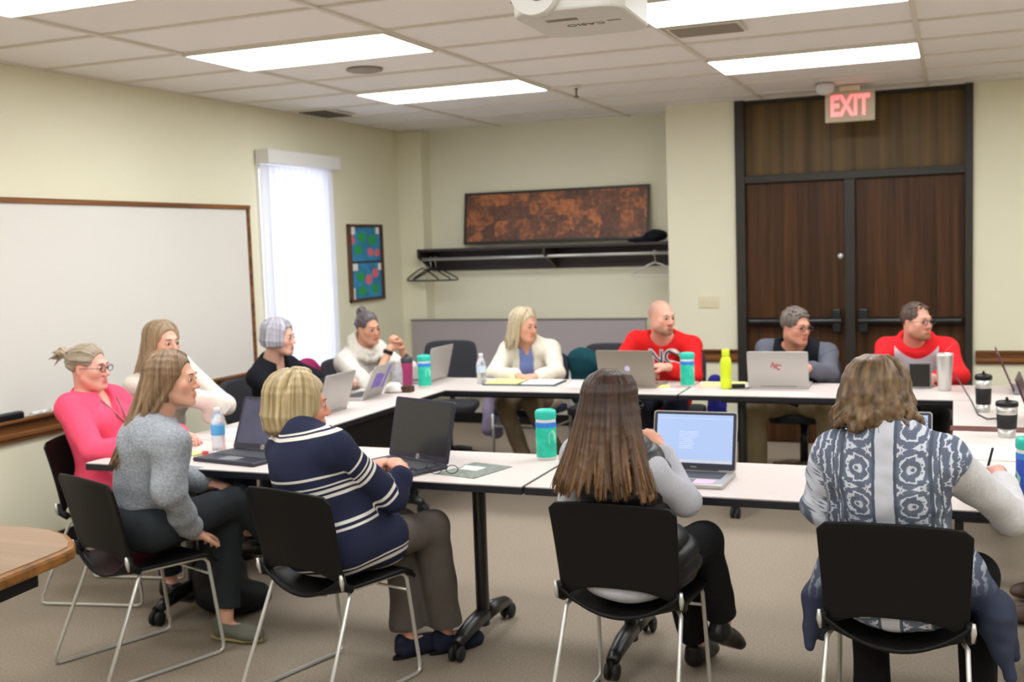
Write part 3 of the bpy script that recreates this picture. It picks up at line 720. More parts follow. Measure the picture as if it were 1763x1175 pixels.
MB().lathe([(.0135, .18), (.0145, .182), (.0145, .2), (0, .2)], n=18).build('cap', M['white'], so)
def tumbler(x, y, label, r=.043, h=.19):
    o = empty('travel_mug', (x, y, ZT), 0, label, 'mug')
    MB().lathe([(0, 0), (r*.78, 0), (r*.8, .004), (r*.84, .04)], n=24).build('steel_base', M['chrome'], o)
    MB().lathe([(r*.84, .04), (r*.9, .042), (r*.96, h*.62), (r*.92, h*.63)], n=24).build('grip_sleeve', M['rubber'], o)
    MB().lathe([(r*.92, h*.62), (r*.95, h*.63), (r, h*.85)], n=24).build('steel_band', M['chrome'], o)
    MB().lathe([(r, h*.84), (r*1.05, h*.85), (r*1.05, h*.93), (r*.95, h*.97), (r*.4, h), (0, h)], n=24).build('lid', M['black'], o)
    MB().tube([(0, -.012, h), (0, -.012, h+.008), (0, .012, h+.008)], .006, 8).build('sip_tab', M['black'], o)
tumbler(.135, 6.02, 'tall black and steel travel mug beyond the maroon strip', .040, .195)
tumbler(.215, 5.30, 'squat black and steel travel mug nearer than the maroon strip', .045, .165)
tb = empty('steel_tumbler', (-.055, 6.80, ZT), 0, 'tall pale silver tumbler before the man in the red hoodie', 'mug')
MB().lathe([(0, 0), (.033, 0), (.036, .005), (.048, .2), (.048, .215), (.045, .215), (.044, .2)], n=26).build('tumbler_body', M['chrome'], tb)
MB().lathe([(.0, .206), (.044, .206), (.045, .21)], n=26).build('lid', M['clear'], tb)
tt = empty('tablet', (-.19, 6.85, ZT), math.radians(4), 'small dark tablet standing up beside the silver tumbler', 'tablet')
Rt = Matrix.Rotation(math.radians(-12), 3, 'X')
MB().box(-.065, .065, -.005, .004, .002, .155, R=Rt).build('tablet_case', M['keysl'], tt, .003)
MB().box(-.056, .056, -.0065, -.005, .012, .145, R=Rt).build('screen', M['scrdark'], tt)
MB().box(-.03, .03, 0, .05, .0, .004).build('stand_flap', M['keys'], tt)
# folio with pads
fo = empty('folio', (-2.66, 6.80, ZT), math.radians(2), 'open dark teal folio with a yellow pad on the left page', 'folder')
MB().box(-.255, .255, -.13, .13, 0, .008).build('cover', mat('teal_cover', srgb(24, 70, 84), .5), fo, .003)
MB().box(-.24, -.012, -.12, .12, .008, .015).build('yellow_pad', M['yellow'], fo)
MB().box(.015, .24, -.12, .12, .008, .013).build('white_page', M['paper'], fo)
def sheet(x, y, rz, w, d, m_, label, n=1, name='paper_sheet', z=ZT, cat='paper'):
    o = MB().box(-w/2, w/2, -d/2, d/2, 0, .0012*n).build(name, m_, None); o.location = (x, y, z); o.rotation_euler = (0, 0, rz)
    return tagobj(o, label, cat)
sheet(-2.24, 6.80, .1, .2, .26, M['paper'], 'white paper sheet right of the teal folio')
sheet(-1.36, 6.92, .15, .27, .19, M['yellow'], 'yellow paper sheet behind the lime bottle', 2)
sheet(-1.70, 6.74, .3, .08, .10, M['yellow'], 'small yellow note pad right of the brown-grey laptop', 6, 'note_pad', cat='note pad')
sheet(-1.64, 6.60, .5, .12, .15, mat('pink_paper', srgb(238, 204, 206), .8), 'pale pink paper by the teal canister of the red-shirt man')
sheet(-1.84, 4.10, -.25, .20, .26, mat('green_leaflet', srgb(120, 128, 118), .6, vary=.35, vscale=40), 'green-grey leaflet right of the blank black laptop', 2, 'leaflet', cat='leaflet')
gl_ = sheet(-1.87, 4.13, -.25, .11, .07, M['paper'], 'white card lying on the green-grey leaflet', 1, 'card', z=ZT+.0026, cat='card')
sheet(.20, 4.88, -.05, .36, .30, M['paper'], 'stack of white papers on the right-hand table', 5)
sheet(.235, 4.53, -.05, .26, .2, M['palelab'], 'open notebook page under the writing hand', 6, 'notebook', cat='notebook')
sheet(-3.44, 4.72, .3, .22, .3, M['palelab'], 'grey-white papers beside the long-haired woman in white', 2)
nt = empty('crumpled_note', (-3.30, 4.14, ZT), 0, 'crumpled yellow-green note left of the water bottle', 'note')
bm_ = MB(); rr = random.Random(7); V_ = []; F_ = []
for j in range(7):
    for i in range(7):
        e_ = 1 if 0 < i < 6 and 0 < j < 6 else .1
        V_.append((-.05+.1*i/6, -.035+.07*j/6, .003+e_*rr.random()*.022))
for j in range(6):
    for i in range(6): F_.append((j*7+i, j*7+i+1, (j+1)*7+i+1, (j+1)*7+i))
bm_._add(V_, F_, 0, True); q = bm_.build('note_paper', mat('lime_note', srgb(222, 228, 150), .8), nt); q.modifiers.new('t', 'SOLIDIFY').thickness = .001
rc = MB().lathe([(0, 0), (.014, 0), (.015, .002), (.015, .012), (.012, .014), (0, .014)], n=16).build('bottle_cap', mat('red_cap', srgb(214, 60, 66), .4)); rc.location = (-3.235, 4.165, ZT); tagobj(rc, 'small red bottle cap before the clear water bottle', 'bottle cap')
# eyeglasses on table
def spectacles(parent, Mx, m_, s=1., lens=True):
    f = MB()
    for sx in (-1, 1):
        f.tube([Mx @ Vector((sx*.033*s+.024*s*math.cos(a), 0, .017*s*math.sin(a))) for a in np.linspace(0, 2*math.pi, 17)], .0018, 6, cap=False)
        f.tube([Mx @ Vector((sx*.057*s, 0, .004)), Mx @ Vector((sx*.076*s, -.02, .004)), Mx @ Vector((sx*.079*s, -.10, -.0))], .0016, 6)
    f.tube([Mx @ Vector((-.01*s, 0, .003)), Mx @ Vector((0, .003, .006)), Mx @ Vector((.01*s, 0, .003))], .0016, 6)
    return f.build('glasses' if parent else 'eyeglasses', m_, parent)
g = spectacles(None, Matrix.Translation((-1.93, 4.0, ZT+.02)) @ Matrix.Rotation(math.radians(200), 4, 'Z'), M['black']); tagobj(g, 'folded dark eyeglasses on the table beside the green-grey leaflet', 'glasses')
mo = MB(); mo.lathe([(0, 0), (.03, 0), (.032, .006), (.028, .018), (.015, .027), (0, .03)], n=20); mo = mo.build('computer_mouse', M['black']); mo.scale = (.9, 1.5, 1); mo.location = (-2.06, 3.955, ZT); tagobj(mo, 'small black computer mouse beside the clasped hands', 'mouse')
# snack box by soda
sn = empty('snack_bag', (-3.36, 6.27, ZT), .2, 'white crumpled paper bag between the stickered laptop and soda bottle', 'bag')
bm_ = MB(); bm_.lathe([(0, 0), (.06, 0), (.065, .01), (.055, .035), (.03, .055), (.012, .06), (0, .062)], n=12); b_ = bm_.build('bag_body', M['paper'], sn)
for v in b_.data.vertices: v.co += Vector((rr.uniform(-1, 1), rr.uniform(-1, 1), rr.uniform(-.2, .6)))*.008
dk = MB().box(-.035, .035, -.03, .03, 0, .04).build('snack_box', mat('brown_box', srgb(70, 40, 26), .6, vary=.5, vscale=40), None, .004); dk.location = (-3.27, 6.29, ZT); tagobj(dk, 'small dark box in front of the white paper bag', 'box')
# charger & cable
ch = empty('power_adapter', (-1.235, 6.76, ZT), .3, 'black power adapter with short cable left of the red-marked laptop', 'power adapter')
MB().box(-.04, .04, -.02, .02, 0, .024).build('adapter_block', M['black'], ch, .006)
MB().tube([(-.04, 0, .012), (-.07, -.02, .004), (-.06, -.07, .004), (.02, -.075, .004), (.06, -.06, .004), (.05, -.04, .004)], .003, 6).build('cable', M['keys'], ch)
cb = MB().tube([at(1640, 640, Y=6.9), at(1655, 662, Y=6.55), at(1672, 690, Y=6.3), at(1684, 714, Z=ZT+.004), at(1700, 722, Z=ZT+.004), at(1725, 720, Z=ZT+.004)], .004, 6).build('charging_cord', M['keys'], LAPM); cb.matrix_parent_inverse = (Matrix.Translation(LAPM.location) @ Matrix.Rotation(LAPM.rotation_euler.z, 4, 'Z')).inverted()
# bags and coats
# ------------------------------------------------------------------ organic surfaces: blended shapes meshed as one skin
def V3(*a): return Vector(a if len(a) == 3 else a[0])
class Shape:
    def __init__(s): s.p = []
    def cone(s, a, b, ra, rb, k=.02, sub=False): s.p.append(('c', np.array(a, float), np.array(b, float), ra, rb, None, k, sub)); return s
    def ell(s, c, r, R=None, k=.02, sub=False):
        s.p.append(('e', np.array(c, float), np.array(r, float), 0, 0, None if R is None else np.array(R, float), k, sub)); return s
    def chain(s, pts, rs, k=.01):
        for i in range(len(pts)-1): s.cone(pts[i], pts[i+1], rs[i], rs[i+1], k)
        return s
    def bounds(s, q):
        if q[0] == 'c':
            r = max(q[3], q[4]); return np.minimum(q[1], q[2])-r, np.maximum(q[1], q[2])+r
        r = q[2] if q[5] is None else np.sqrt(((q[5]*q[2][None, :])**2).sum(1))
        return q[1]-r, q[1]+r
    def mesh(s, vox):
        lo = np.min([s.bounds(q)[0] for q in s.p if not q[7]], axis=0)-3*vox
        hi = np.max([s.bounds(q)[1] for q in s.p if not q[7]], axis=0)+3*vox
        n = np.ceil((hi-lo)/vox).astype(int)+1
        D = np.full(n, .08, np.float32)
        ax = [lo[i]+vox*np.arange(n[i]) for i in range(3)]
        for q in s.p:
            b0, b1 = s.bounds(q); pad = q[6]+2.5*vox
            i0 = np.clip(np.floor((b0-pad-lo)/vox).astype(int), 0, n); i1 = np.clip(np.ceil((b1+pad-lo)/vox).astype(int)+1, 0, n)
            if (i1 <= i0).any(): continue
            sl = tuple(slice(a, b) for a, b in zip(i0, i1))
            X = (ax[0][sl[0]])[:, None, None]; Y = (ax[1][sl[1]])[None, :, None]; Z = (ax[2][sl[2]])[None, None, :]
            if q[0] == 'c':
                a, b = q[1], q[2]; ab = b-a; L2 = max(ab @ ab, 1e-12)
                px, py, pz = X-a[0], Y-a[1], Z-a[2]
                t = np.clip((px*ab[0]+py*ab[1]+pz*ab[2])/L2, 0, 1)
                d = np.sqrt((px-t*ab[0])**2+(py-t*ab[1])**2+(pz-t*ab[2])**2)-(q[3]+t*(q[4]-q[3]))
            else:
                px, py, pz = X-q[1][0], Y-q[1][1], Z-q[1][2]
                if q[5] is not None:
                    R = q[5]
                    px, py, pz = (R[0, 0]*px+R[1, 0]*py+R[2, 0]*pz, R[0, 1]*px+R[1, 1]*py+R[2, 1]*pz, R[0, 2]*px+R[1, 2]*py+R[2, 2]*pz)
                r = q[2]
                k0 = np.sqrt((px/r[0])**2+(py/r[1])**2+(pz/r[2])**2); k1 = np.sqrt((px/r[0]**2)**2+(py/r[1]**2)**2+(pz/r[2]**2)**2)+1e-9
                d = k0*(k0-1)/k1
            d = d.astype(np.float32); cur = D[sl]; k = q[6]
            if q[7]:
                d = -d; h = np.maximum(k-np.abs(cur-d), 0)/k; D[sl] = np.maximum(cur, d)+h*h*k*.25
            else:
                h = np.maximum(k-np.abs(cur-d), 0)/k; D[sl] = np.minimum(cur, d)-h*h*k*.25
        return nets(D, lo, vox)
def nets(D, lo, vox):
    neg = D < 0
    c = neg[:-1, :-1, :-1].astype(np.int8)
    for dx, dy, dz in ((1, 0, 0), (0, 1, 0), (0, 0, 1), (1, 1, 0), (1, 0, 1), (0, 1, 1), (1, 1, 1)):
        c = c+neg[dx:dx+D.shape[0]-1, dy:dy+D.shape[1]-1, dz:dz+D.shape[2]-1]
    I, J, K = np.nonzero((c > 0) & (c < 8)); m = len(I)
    idx = np.full(c.shape, -1, np.int32); idx[I, J, K] = np.arange(m)
    off = [(a, b, e) for a in (0, 1) for b in (0, 1) for e in (0, 1)]
    val = np.stack([D[I+a, J+b, K+e] for a, b, e in off], 1).astype(np.float64)
    P = np.zeros((m, 3)); cnt = np.zeros(m)
    for i in range(8):
        for j in range(i+1, 8):
            oi, oj = np.array(off[i]), np.array(off[j])
            if np.abs(oi-oj).sum() != 1: continue
            a, b = val[:, i], val[:, j]; x = (a < 0) != (b < 0)
            t = np.where(x, a/(a-b+1e-12*(a == b)), 0)
            P += np.where(x[:, None], oi+(oj-oi)*t[:, None], 0); cnt += x
    P = (P/np.maximum(cnt, 1)[:, None]+np.stack([I, J, K], 1))*vox+lo
    quads = []
    for axis in range(3):
        s0 = [slice(1, -1)]*3; s1 = [slice(1, -1)]*3; s0[axis] = slice(0, -1); s1[axis] = slice(1, None)
        A = neg[tuple(s0)]; B = neg[tuple(s1)]
        q = np.argwhere(A != B); 
        if not len(q): continue
        fl_ = A[q[:, 0], q[:, 1], q[:, 2]]
        g = q.copy()
        for a in range(3):
            if a != axis: g[:, a] += 1
        u, v = [a for a in range(3) if a != axis]
        def cell(du, dv):
            h = g.copy(); h[:, u] -= du; h[:, v] -= dv; return idx[h[:, 0], h[:, 1], h[:, 2]]
        Q = np.stack([cell(1, 1), cell(0, 1), cell(0, 0), cell(1, 0)], 1)
        if axis == 1: fl_ = ~fl_
        Q = np.where(fl_[:, None], Q, Q[:, ::-1]); quads.append(Q)
    Q = np.concatenate(quads); Q = Q[(Q >= 0).all(1)]
    return P, Q
def wob(P, seed, f, amp):
    """cheap smooth noise"""
    r = np.random.RandomState(seed); s = np.zeros(len(P))
    for o in range(3):
        for _ in range(5):
            d = r.normal(size=3); d /= np.linalg.norm(d); s += np.sin(P @ d*f*(1.7**o)*6.28*(.7+.6*r.rand())+r.rand()*6.28)/(1.6**o)
    return s*amp/4
def vnormals(P, Q):
    n = np.cross(P[Q[:, 2]]-P[Q[:, 0]], P[Q[:, 3]]-P[Q[:, 1]]); N = np.zeros_like(P)
    for i in range(4): np.add.at(N, Q[:, i], n)
    return N/np.maximum(np.linalg.norm(N, axis=1), 1e-12)[:, None]
def smooth_mesh(P, Q, it=2, f=.5):
    for _ in range(it):
        S_ = np.zeros_like(P); c = np.zeros(len(P))
        for i in range(4):
            for j in (1, 3):
                np.add.at(S_, Q[:, i], P[Q[:, (i+j) % 4]]); np.add.at(c, Q[:, i], 1)
        P = P+(S_/np.maximum(c, 1)[:, None]-P)*f
    return P
def skin_obj(name, P, Q, m, parent, origin, uv=None, col=None):
    me = bpy.data.meshes.new(name); me.vertices.add(len(P)); me.vertices.foreach_set('co', (P-np.array(origin)).ravel())
    me.loops.add(Q.size); me.loops.foreach_set('vertex_index', Q.ravel().astype(np.int32))
    me.polygons.add(len(Q)); me.polygons.foreach_set('loop_start', np.arange(0, Q.size, 4, dtype=np.int32))
    me.polygons.foreach_set('use_smooth', np.ones(len(Q), bool))
    me.materials.append(m)
    if uv is not None:
        l = me.uv_layers.new(name='UVMap'); l.data.foreach_set('uv', uv[Q.ravel()].ravel())
    if col is not None:
        ca_ = me.color_attributes.new('tint', 'FLOAT_COLOR', 'POINT'); ca_.data.foreach_set('color', np.c_[col, np.ones(len(col))].ravel())
    me.update(calc_edges=True)
    o = bpy.data.objects.new(name, me); COL.objects.link(o); o.parent = parent
    return o
def skinmat():
    m = bpy.data.materials.new('skin'); m.use_nodes = True; t = NT(m); p = t.n['Principled BSDF']
    a = t.add('ShaderNodeAttribute'); a.attribute_name = 'tint'; t.link(a.outputs['Color'], p.inputs['Base Color'])
    p.inputs['Roughness'].default_value = .5; p.inputs['Subsurface Weight'].default_value = .12; p.inputs['Subsurface Radius'].default_value = (.02, .008, .004); p.inputs['Subsurface Scale'].default_value = .3
    p.inputs['Specular IOR Level'].default_value = .35
    return m
M['skin'] = skinmat()
def hairmat(name, c1, c2, rough=.45, fx=70., fy=3., tips=None):
    m = bpy.data.materials.new(name); m.use_nodes = True; t = NT(m); p = t.n['Principled BSDF']; p.inputs['Roughness'].default_value = rough
    p.inputs['Specular IOR Level'].default_value = .4
    uv = t.add('ShaderNodeUVMap'); mp = t.add('ShaderNodeMapping'); mp.inputs['Scale'].default_value = (fx, fy, 1); t.link(uv.outputs[0], mp.inputs[0])
    nz = t.add('ShaderNodeTexNoise'); nz.inputs['Scale'].default_value = 1; nz.inputs['Detail'].default_value = 4; t.link(mp.outputs[0], nz.inputs['Vector'])
    cr = t.add('ShaderNodeValToRGB'); cr.color_ramp.elements[0].position = .3; cr.color_ramp.elements[1].position = .72
    cr.color_ramp.elements[0].color = c1; cr.color_ramp.elements[1].color = c2
    t.link(nz.outputs[0], cr.inputs[0]); t.link(cr.outputs[0], p.inputs['Base Color'])
    if tips:   # dyed lighter lengths below the given heights
        sx = t.add('ShaderNodeSeparateXYZ'); t.link(uv.outputs[0], sx.inputs[0])
        mr = t.add('ShaderNodeMapRange'); mr.inputs[1].default_value = tips[0]; mr.inputs[2].default_value = tips[1]; t.link(sx.outputs[1], mr.inputs[0])
        mx = t.add('ShaderNodeMix', data_type='RGBA', blend_type='MULTIPLY'); t.link(cr.outputs[0], mx.inputs['A']); t.link(mr.outputs[0], mx.inputs['Factor']); mx.inputs['B'].default_value = tips[2]
        t.link(mx.outputs['Result'], p.inputs['Base Color'])
    bp = t.add('ShaderNodeBump'); bp.inputs['Strength'].default_value = .5; bp.inputs['Distance'].default_value = .004; t.link(nz.outputs[0], bp.inputs['Height']); t.link(bp.outputs[0], p.inputs['Normal'])
    return m
M['eyewhite'] = mat('eye_white', srgb(222, 214, 208), .2); M['iris'] = mat('iris', srgb(52, 38, 30), .15)

def head_frame(o):
    f = V3(*o['gaze']).normalized(); r = f.cross(V3(0, 0, 1)).normalized(); u = r.cross(f)
    Rm = Matrix((r, f, u)).transposed()
    if o.get('roll'): Rm = Rm @ Matrix.Rotation(math.radians(o['roll']), 3, 'Y')
    return Rm
def human(o):
    hip = V3(*o['hip']); head = V3(*o['head']); fem = o.get('female', True); g = o.get('g', 1.)
    hs = o.get('hs', .95 if fem else .97); sw = o.get('sw', .155 if fem else .178)
    R = head_frame(o); Rn = np.array(R)
    T = lambda x, y, z: head+R @ (V3(x, y, z)*hs)
    bd = V3(*o['face'], 0).normalized(); sd_ = V3(*o.get('sface', o['face']), 0).normalized()
    nb = V3(*o['neck']) if 'neck' in o else head+V3(0, 0, (-.155 if fem else -.145)*hs)-sd_*.05-V3(hip.x-head.x, hip.y-head.y, 0)*-.12
    up = (nb-hip).normalized(); L = (nb-hip).length
    rp = V3(bd.y, -bd.x, 0); rs0 = V3(sd_.y, -sd_.x, 0)
    fs = up.cross(rs0).normalized(); rs = fs.cross(up).normalized(); Rs = Matrix((rs, fs, up)).transposed()
    fp = up.cross(rp).normalized(); rp2 = fp.cross(up).normalized(); Rp = Matrix((rp2, fp, up)).transposed()
    Rpel = Matrix((rp, bd, V3(0, 0, 1))).transposed()
    drop = o.get('shdrop', .04)
    sh = {'R': nb-up*drop+rs*sw, 'L': nb-up*drop-rs*sw}
    for s_ in 'RL':
        if 'sh'+s_ in o: sh[s_] = V3(*o['sh'+s_])
    hj = {'R': hip+rp*.085, 'L': hip-rp*.085}
    if o.get('dbg'): print(o['name_'], 'torso', round(L, 3), 'arms', [(round((V3(*o['arms'][s_][0])-sh[s_]).length, 3), round((V3(*o['arms'][s_][1])-V3(*o['arms'][s_][0])).length, 3)) for s_ in o['arms']], 'legs', [(round((V3(*o['legs'][s_][0])-hj[s_]).length, 3), round((V3(*o['legs'][s_][1])-V3(*o['legs'][s_][0])).length, 3)) for s_ in o['legs']])
    def torso(S_, gr, short=False, narrow=False):
        if not short: S_.ell(hip+V3(0, 0, .02), (.16*g+gr, .12*g+gr, .10+gr), Rpel, .05)
        S_.ell(hip+up*L*.36+fp*.005, (.128*g+gr, .10*g+gr, .15+gr), Rp, .07)
        if g > 1.08: S_.ell(hip+up*L*.28+fp*.05*g, (.12*g+gr, .10*g+gr, .12+gr), Rp, .07)
        S_.ell(hip+up*L*.68-fs*.005, (sw*.86*max(1, g*.97)+gr, .105*g+gr, .155+gr), Rs, .06)
        S_.ell(hip+up*L*.82-fs*.02, (sw*.80+gr, .075+gr, .085+gr), Rs, .06)
        if fem:
            for sx in (-1, 1): S_.ell(hip+up*L*.64+fs*(.075*g)+rs*sx*.068, (.058*g+gr, .052*g+gr, .06*g+gr), Rs, .04)
        for s_ in 'RL':
            if narrow: S_.cone(nb-up*.05, (nb-up*.05).lerp(sh[s_], .62), .055+gr, .05+gr, .05); continue
            S_.cone(nb-up*.05, sh[s_], .055+gr, .05+gr, .05)
            S_.cone(nb+up*.02-fs*.01, sh[s_]*.55+(nb-up*.02)*.45, .042+gr, .042+gr, .05)
    def arm(S_, s_, gr, frac=2., k=.03, wide=0.):
        E, Wr = V3(*o['arms'][s_][0]), V3(*o['arms'][s_][1]); A = sh[s_]; ag = (g-1)*.6+1
        if frac <= 1:
            P_ = A.lerp(E, frac); S_.cone(A, P_, .050*ag+gr, .046*ag+gr, k); return
        gr = min(gr, G_ag) if gr > .0 and (G_ag := o.get('armgrow', 1.)) else gr; S_.cone(A, E, .050*ag+gr, .038*ag+gr, k); P_ = E.lerp(Wr, frac-1)
        S_.cone(E, P_, .038*ag+gr, (.038-.012*(frac-1))*ag+gr+wide, k)
        if frac >= 2: S_.cone(E.lerp(Wr, .25), E.lerp(Wr, .3), .037*ag+gr, .036+gr, k)
    def leg(S_, s_, gr, frac=2., flare=0.):
        K_, A = V3(*o['legs'][s_][0]), V3(*o['legs'][s_][1]); lg = o.get('lg', (g-1)*.7+1)
        S_.cone(hj[s_], K_, .082*lg+gr, .056*lg+gr, .05)
        P_ = K_.lerp(A, frac-1); S_.cone(K_, P_, .054*lg+gr, .036+gr+flare, .03)
        if gr < .005: S_.cone(K_.lerp(A, .28), K_.lerp(A, .35), .052*lg+gr, .05*lg+gr, .03)
    def foot(S_, s_, gr):
        A = V3(*o['legs'][s_][1]); td = V3(*o['legs'][s_][2]).normalized(); fl = .92 if fem else 1.05
        dn = V3(0, 0, -1); dn = (dn-td*dn.dot(td)).normalized(); rt = td.cross(-dn)
        RF = Matrix((rt, td, -dn)).transposed()
        S_.ell(A+td*.055*fl+dn*.05, (.036+gr, .115*fl+gr, .032+gr), RF, .02)
        S_.ell(A+td*.12*fl+dn*.062, (.042+gr, .062*fl+gr, .022+gr), RF, .02)
        S_.cone(A-td*.025+dn*.05, A-td*.01+dn*.03, .03+gr, .03+gr, .02)
        return A, td, dn, RF
    root = empty('person', (hip.x, hip.y, 0), 0, o['label'], 'person')
    org = V3(hip.x, hip.y, 0)
    near = o.get('near', False); vox = .0055 if near else .0065
    # ---- body
    B = Shape(); torso(B, -.012)
    for s_ in 'RL': arm(B, s_, -.004); leg(B, s_, -.006)
    neckr = .05 if fem else .06
    B.cone(T(0, -.022, -.06), nb-up*.03, neckr*hs, neckr+.004, .03)
    B.cone(T(0, -.035, -.02), nb-up*.02-fs*.01, .045*hs, neckr, .03)
    E_ = lambda c, r, k, sub=False: B.ell(T(*c), [q*hs for q in r], Rn, k*hs, sub)
    C_ = lambda a, b, ra, rb, k, sub=False: B.cone(T(*a), T(*b), ra*hs, rb*hs, k*hs, sub)
    jw = 0 if fem else .006
    E_((0, -.018, .042), (.073, .093, .080), .03)
    E_((0, .022, -.015), (.060+jw*.5, .068, .082), .03)
    E_((0, .034, -.068), (.046+jw, .05, .040), .03)
    C_((-.012, .074, -.096), (.012, .074, -.096), .015+jw*.4, .015+jw*.4, .02)
    for sx in (-1, 1):
        C_((sx*.05, -.002, -.045), (sx*.022, .06, -.09), .016+jw*.5, .014, .03)
        E_((sx*.038, .055, -.022), (.024, .026, .024), .025)
    C_((-.03, .083, .026), (.03, .083, .026), .009+jw*.5, .009+jw*.5, .02)
    for sx in (-1, 1): E_((sx*.031, .100, .004), (.019, .017, .013), .014, True)
    for sx in (-1, 1): E_((sx*.031, .079, .003), (.015, .012, .0125), .006)
    C_((0, .086, .014), (0, .108, -.026), .0065, .0105, .012)
    for sx in (-1, 1): E_((sx*.012, .098, -.032), (.0085, .011, .0075), .006)
    C_((-.017, .086, -.057), (.017, .086, -.057), .008, .008, .008)
    C_((-.014, .087, -.068), (.014, .087, -.068), .0085, .0085, .008)
    C_((-.022, .098, -.0625), (.022, .098, -.0625), .0025, .0025, .004, True)
    E_((0, .098, -.078), (.02, .008, .005), .008, True)
    for sx in (-1, 1):
        E_((sx*.071, -.010, -.006), (.008, .019, .030), .008)
        E_((sx*.080, -.004, -.004), (.005, .010, .017), .004, True)
    # hands
    tips = {}
    for s_ in 'RL':
        a = o['arms'][s_]; Wr = V3(*a[1]); E0 = V3(*a[0])
        hd = V3(*a[2]).normalized() if len(a) > 2 and a[2] else (Wr-E0).normalized()
        pn = V3(*a[3]) if len(a) > 3 and a[3] else V3(0, 0, -1)
        pn = (pn-hd*pn.dot(hd)).normalized(); curl = a[4] if len(a) > 4 else .5
        lat = hd.cross(pn).normalized()*(1 if s_ == 'L' else -1)   # towards the thumb side
        q = 1.0 if not fem else .92
        RH = Matrix((lat, hd, pn)).transposed()
        B.cone(Wr, Wr+hd*.02*q, .025*q, .024*q, .015)
        B.ell(Wr+hd*.05*q, (.038*q, .05*q, .016*q), RH, .012)
        B.ell(Wr+hd*.035*q+lat*.022*q+pn*.006, (.016*q, .03*q, .015*q), RH, .012)
        fr = .0088 if near else .0095
        for i, (lx, ln) in enumerate(((.029, .070), (.010, .078), (-.009, .072), (-.027, .056))):
            p0 = Wr+hd*(.082-.006*abs(i-1))*q+lat*lx*q; d0 = (hd+lat*(.10*(1.3-i)*(1-curl*.6))).normalized()
            pts = [p0-hd*.02*q, p0]; ang = 0; cur = p0
            for sg in (.45, .31, .24):
                ang += curl*(1.05+.06*i); d1 = (d0*math.cos(ang)+pn*math.sin(ang)); cur = cur+d1*ln*sg*q; pts.append(cur)
            B.chain(pts, [fr*1.02, fr, fr*.95, fr*.86, fr*.74], .003)
        p0 = Wr+hd*.028*q+lat*.026*q+pn*.006; d0 = (hd*.72+lat*.6+pn*.35).normalized(); d1 = (hd*.9+lat*.2+pn*(.2+.5*curl)).normalized()
        B.chain([p0, p0+d0*.036*q, p0+d0*.036*q+d1*.03*q, p0+d0*.036*q+d1*.052*q], [.0135*q, .0115*q, .010*q, .008*q], .005)
    for s_ in 'RL': foot(B, s_, 0)
    P, Q = B.mesh(vox)
    # skin tint
    base = np.array(o.get('skin', srgb(222, 170, 146))[:3])
    col = np.tile(base, (len(P), 1)); Lc = ((P-np.array(head)) @ Rn)/hs
    def blend(c, r, colr, w=1., soft=.5):
        dd = np.sqrt((((Lc-np.array(c))/np.array(r))**2).sum(1)); wt = np.clip((1+soft-dd)/soft, 0, 1)*w
        col[:] = col*(1-wt[:, None])+np.array(colr[:3])*wt[:, None]
    lipc = base*np.array([.86, .50, .50]); red = base*np.array([1.02, .80, .78])
    for sx in (-1, 1):
        blend((sx*.04, .07, -.025), (.018, .03, .016), red, .5, .8); blend((sx*.078, -.01, -.005), (.01, .02, .03), red, .5)
        blend((sx*.031, .088, .006), (.016, .02, .008), base*.55, .6, .5)
    blend((0, .1, -.03), (.012, .02, .012), red, .45, .7)
    blend((0, .094, -.0625), (.021, .02, .011), lipc, .9, .35)
    if o.get('scalp'):
        blend((0, -.05, .06), (.075, .085, .085), o['scalp'], .75, .35)
    if o.get('beard'):
        bc, w = o['beard']
        blend((0, .07, -.098), (.040, .04, .030), bc, w, .4)
        blend((0, .10, -.046), (.024, .02, .0055), bc, w, .5)
        for sx in (-1, 1): blend((sx*.045, .03, -.075), (.022, .04, .028), bc, w*.65, .6)
        blend((0, .095, -.0625), (.016, .015, .006), lipc, .8, .3)
    body = skin_obj('body', P, Q, M['skin'], root, org, col=col)
    for sx in (-1, 1):
        m_ = MB(); n_, k_ = 12, 8; vs = []; fs_ = []; mi = []
        for j in range(k_+1):
            th = math.pi*j/k_
            for i in range(n_): vs.append(T(sx*.031, .0795, .004)+R @ (V3(math.sin(th)*math.cos(6.2832*i/n_), math.cos(th), math.sin(th)*math.sin(6.2832*i/n_))*.0125*hs)-org)
        for j in range(k_):
            for i in range(n_): fs_.append([j*n_+i, j*n_+(i+1) % n_, (j+1)*n_+(i+1) % n_, (j+1)*n_+i]); mi.append(1 if j < 2 else 0)
        m_._add(vs, fs_, 0, True); m_.m = mi
        m_.build('eye', [M['eyewhite'], M['iris']], body)
        bc_ = o.get('brow', srgb(92, 66, 50))
        key = 'brow%s' % (tuple(round(c, 3) for c in bc_),)
        if key not in M: M[key] = mat('eyebrow', bc_, .8)
        MB().tube([T(sx*.014, .0925, .0255)-org, T(sx*.028, .0935, .0305)-org, T(sx*.044, .083, .027)-org], [.0026, .003, .0015], 6).build('eyebrow', M[key], body)
    # ---- hair
    if o.get('hair'): hair(o, root, org, T, R, Rn, hs, near)
    # ---- clothes
    sUp = (sh['R']-hip).dot(up)
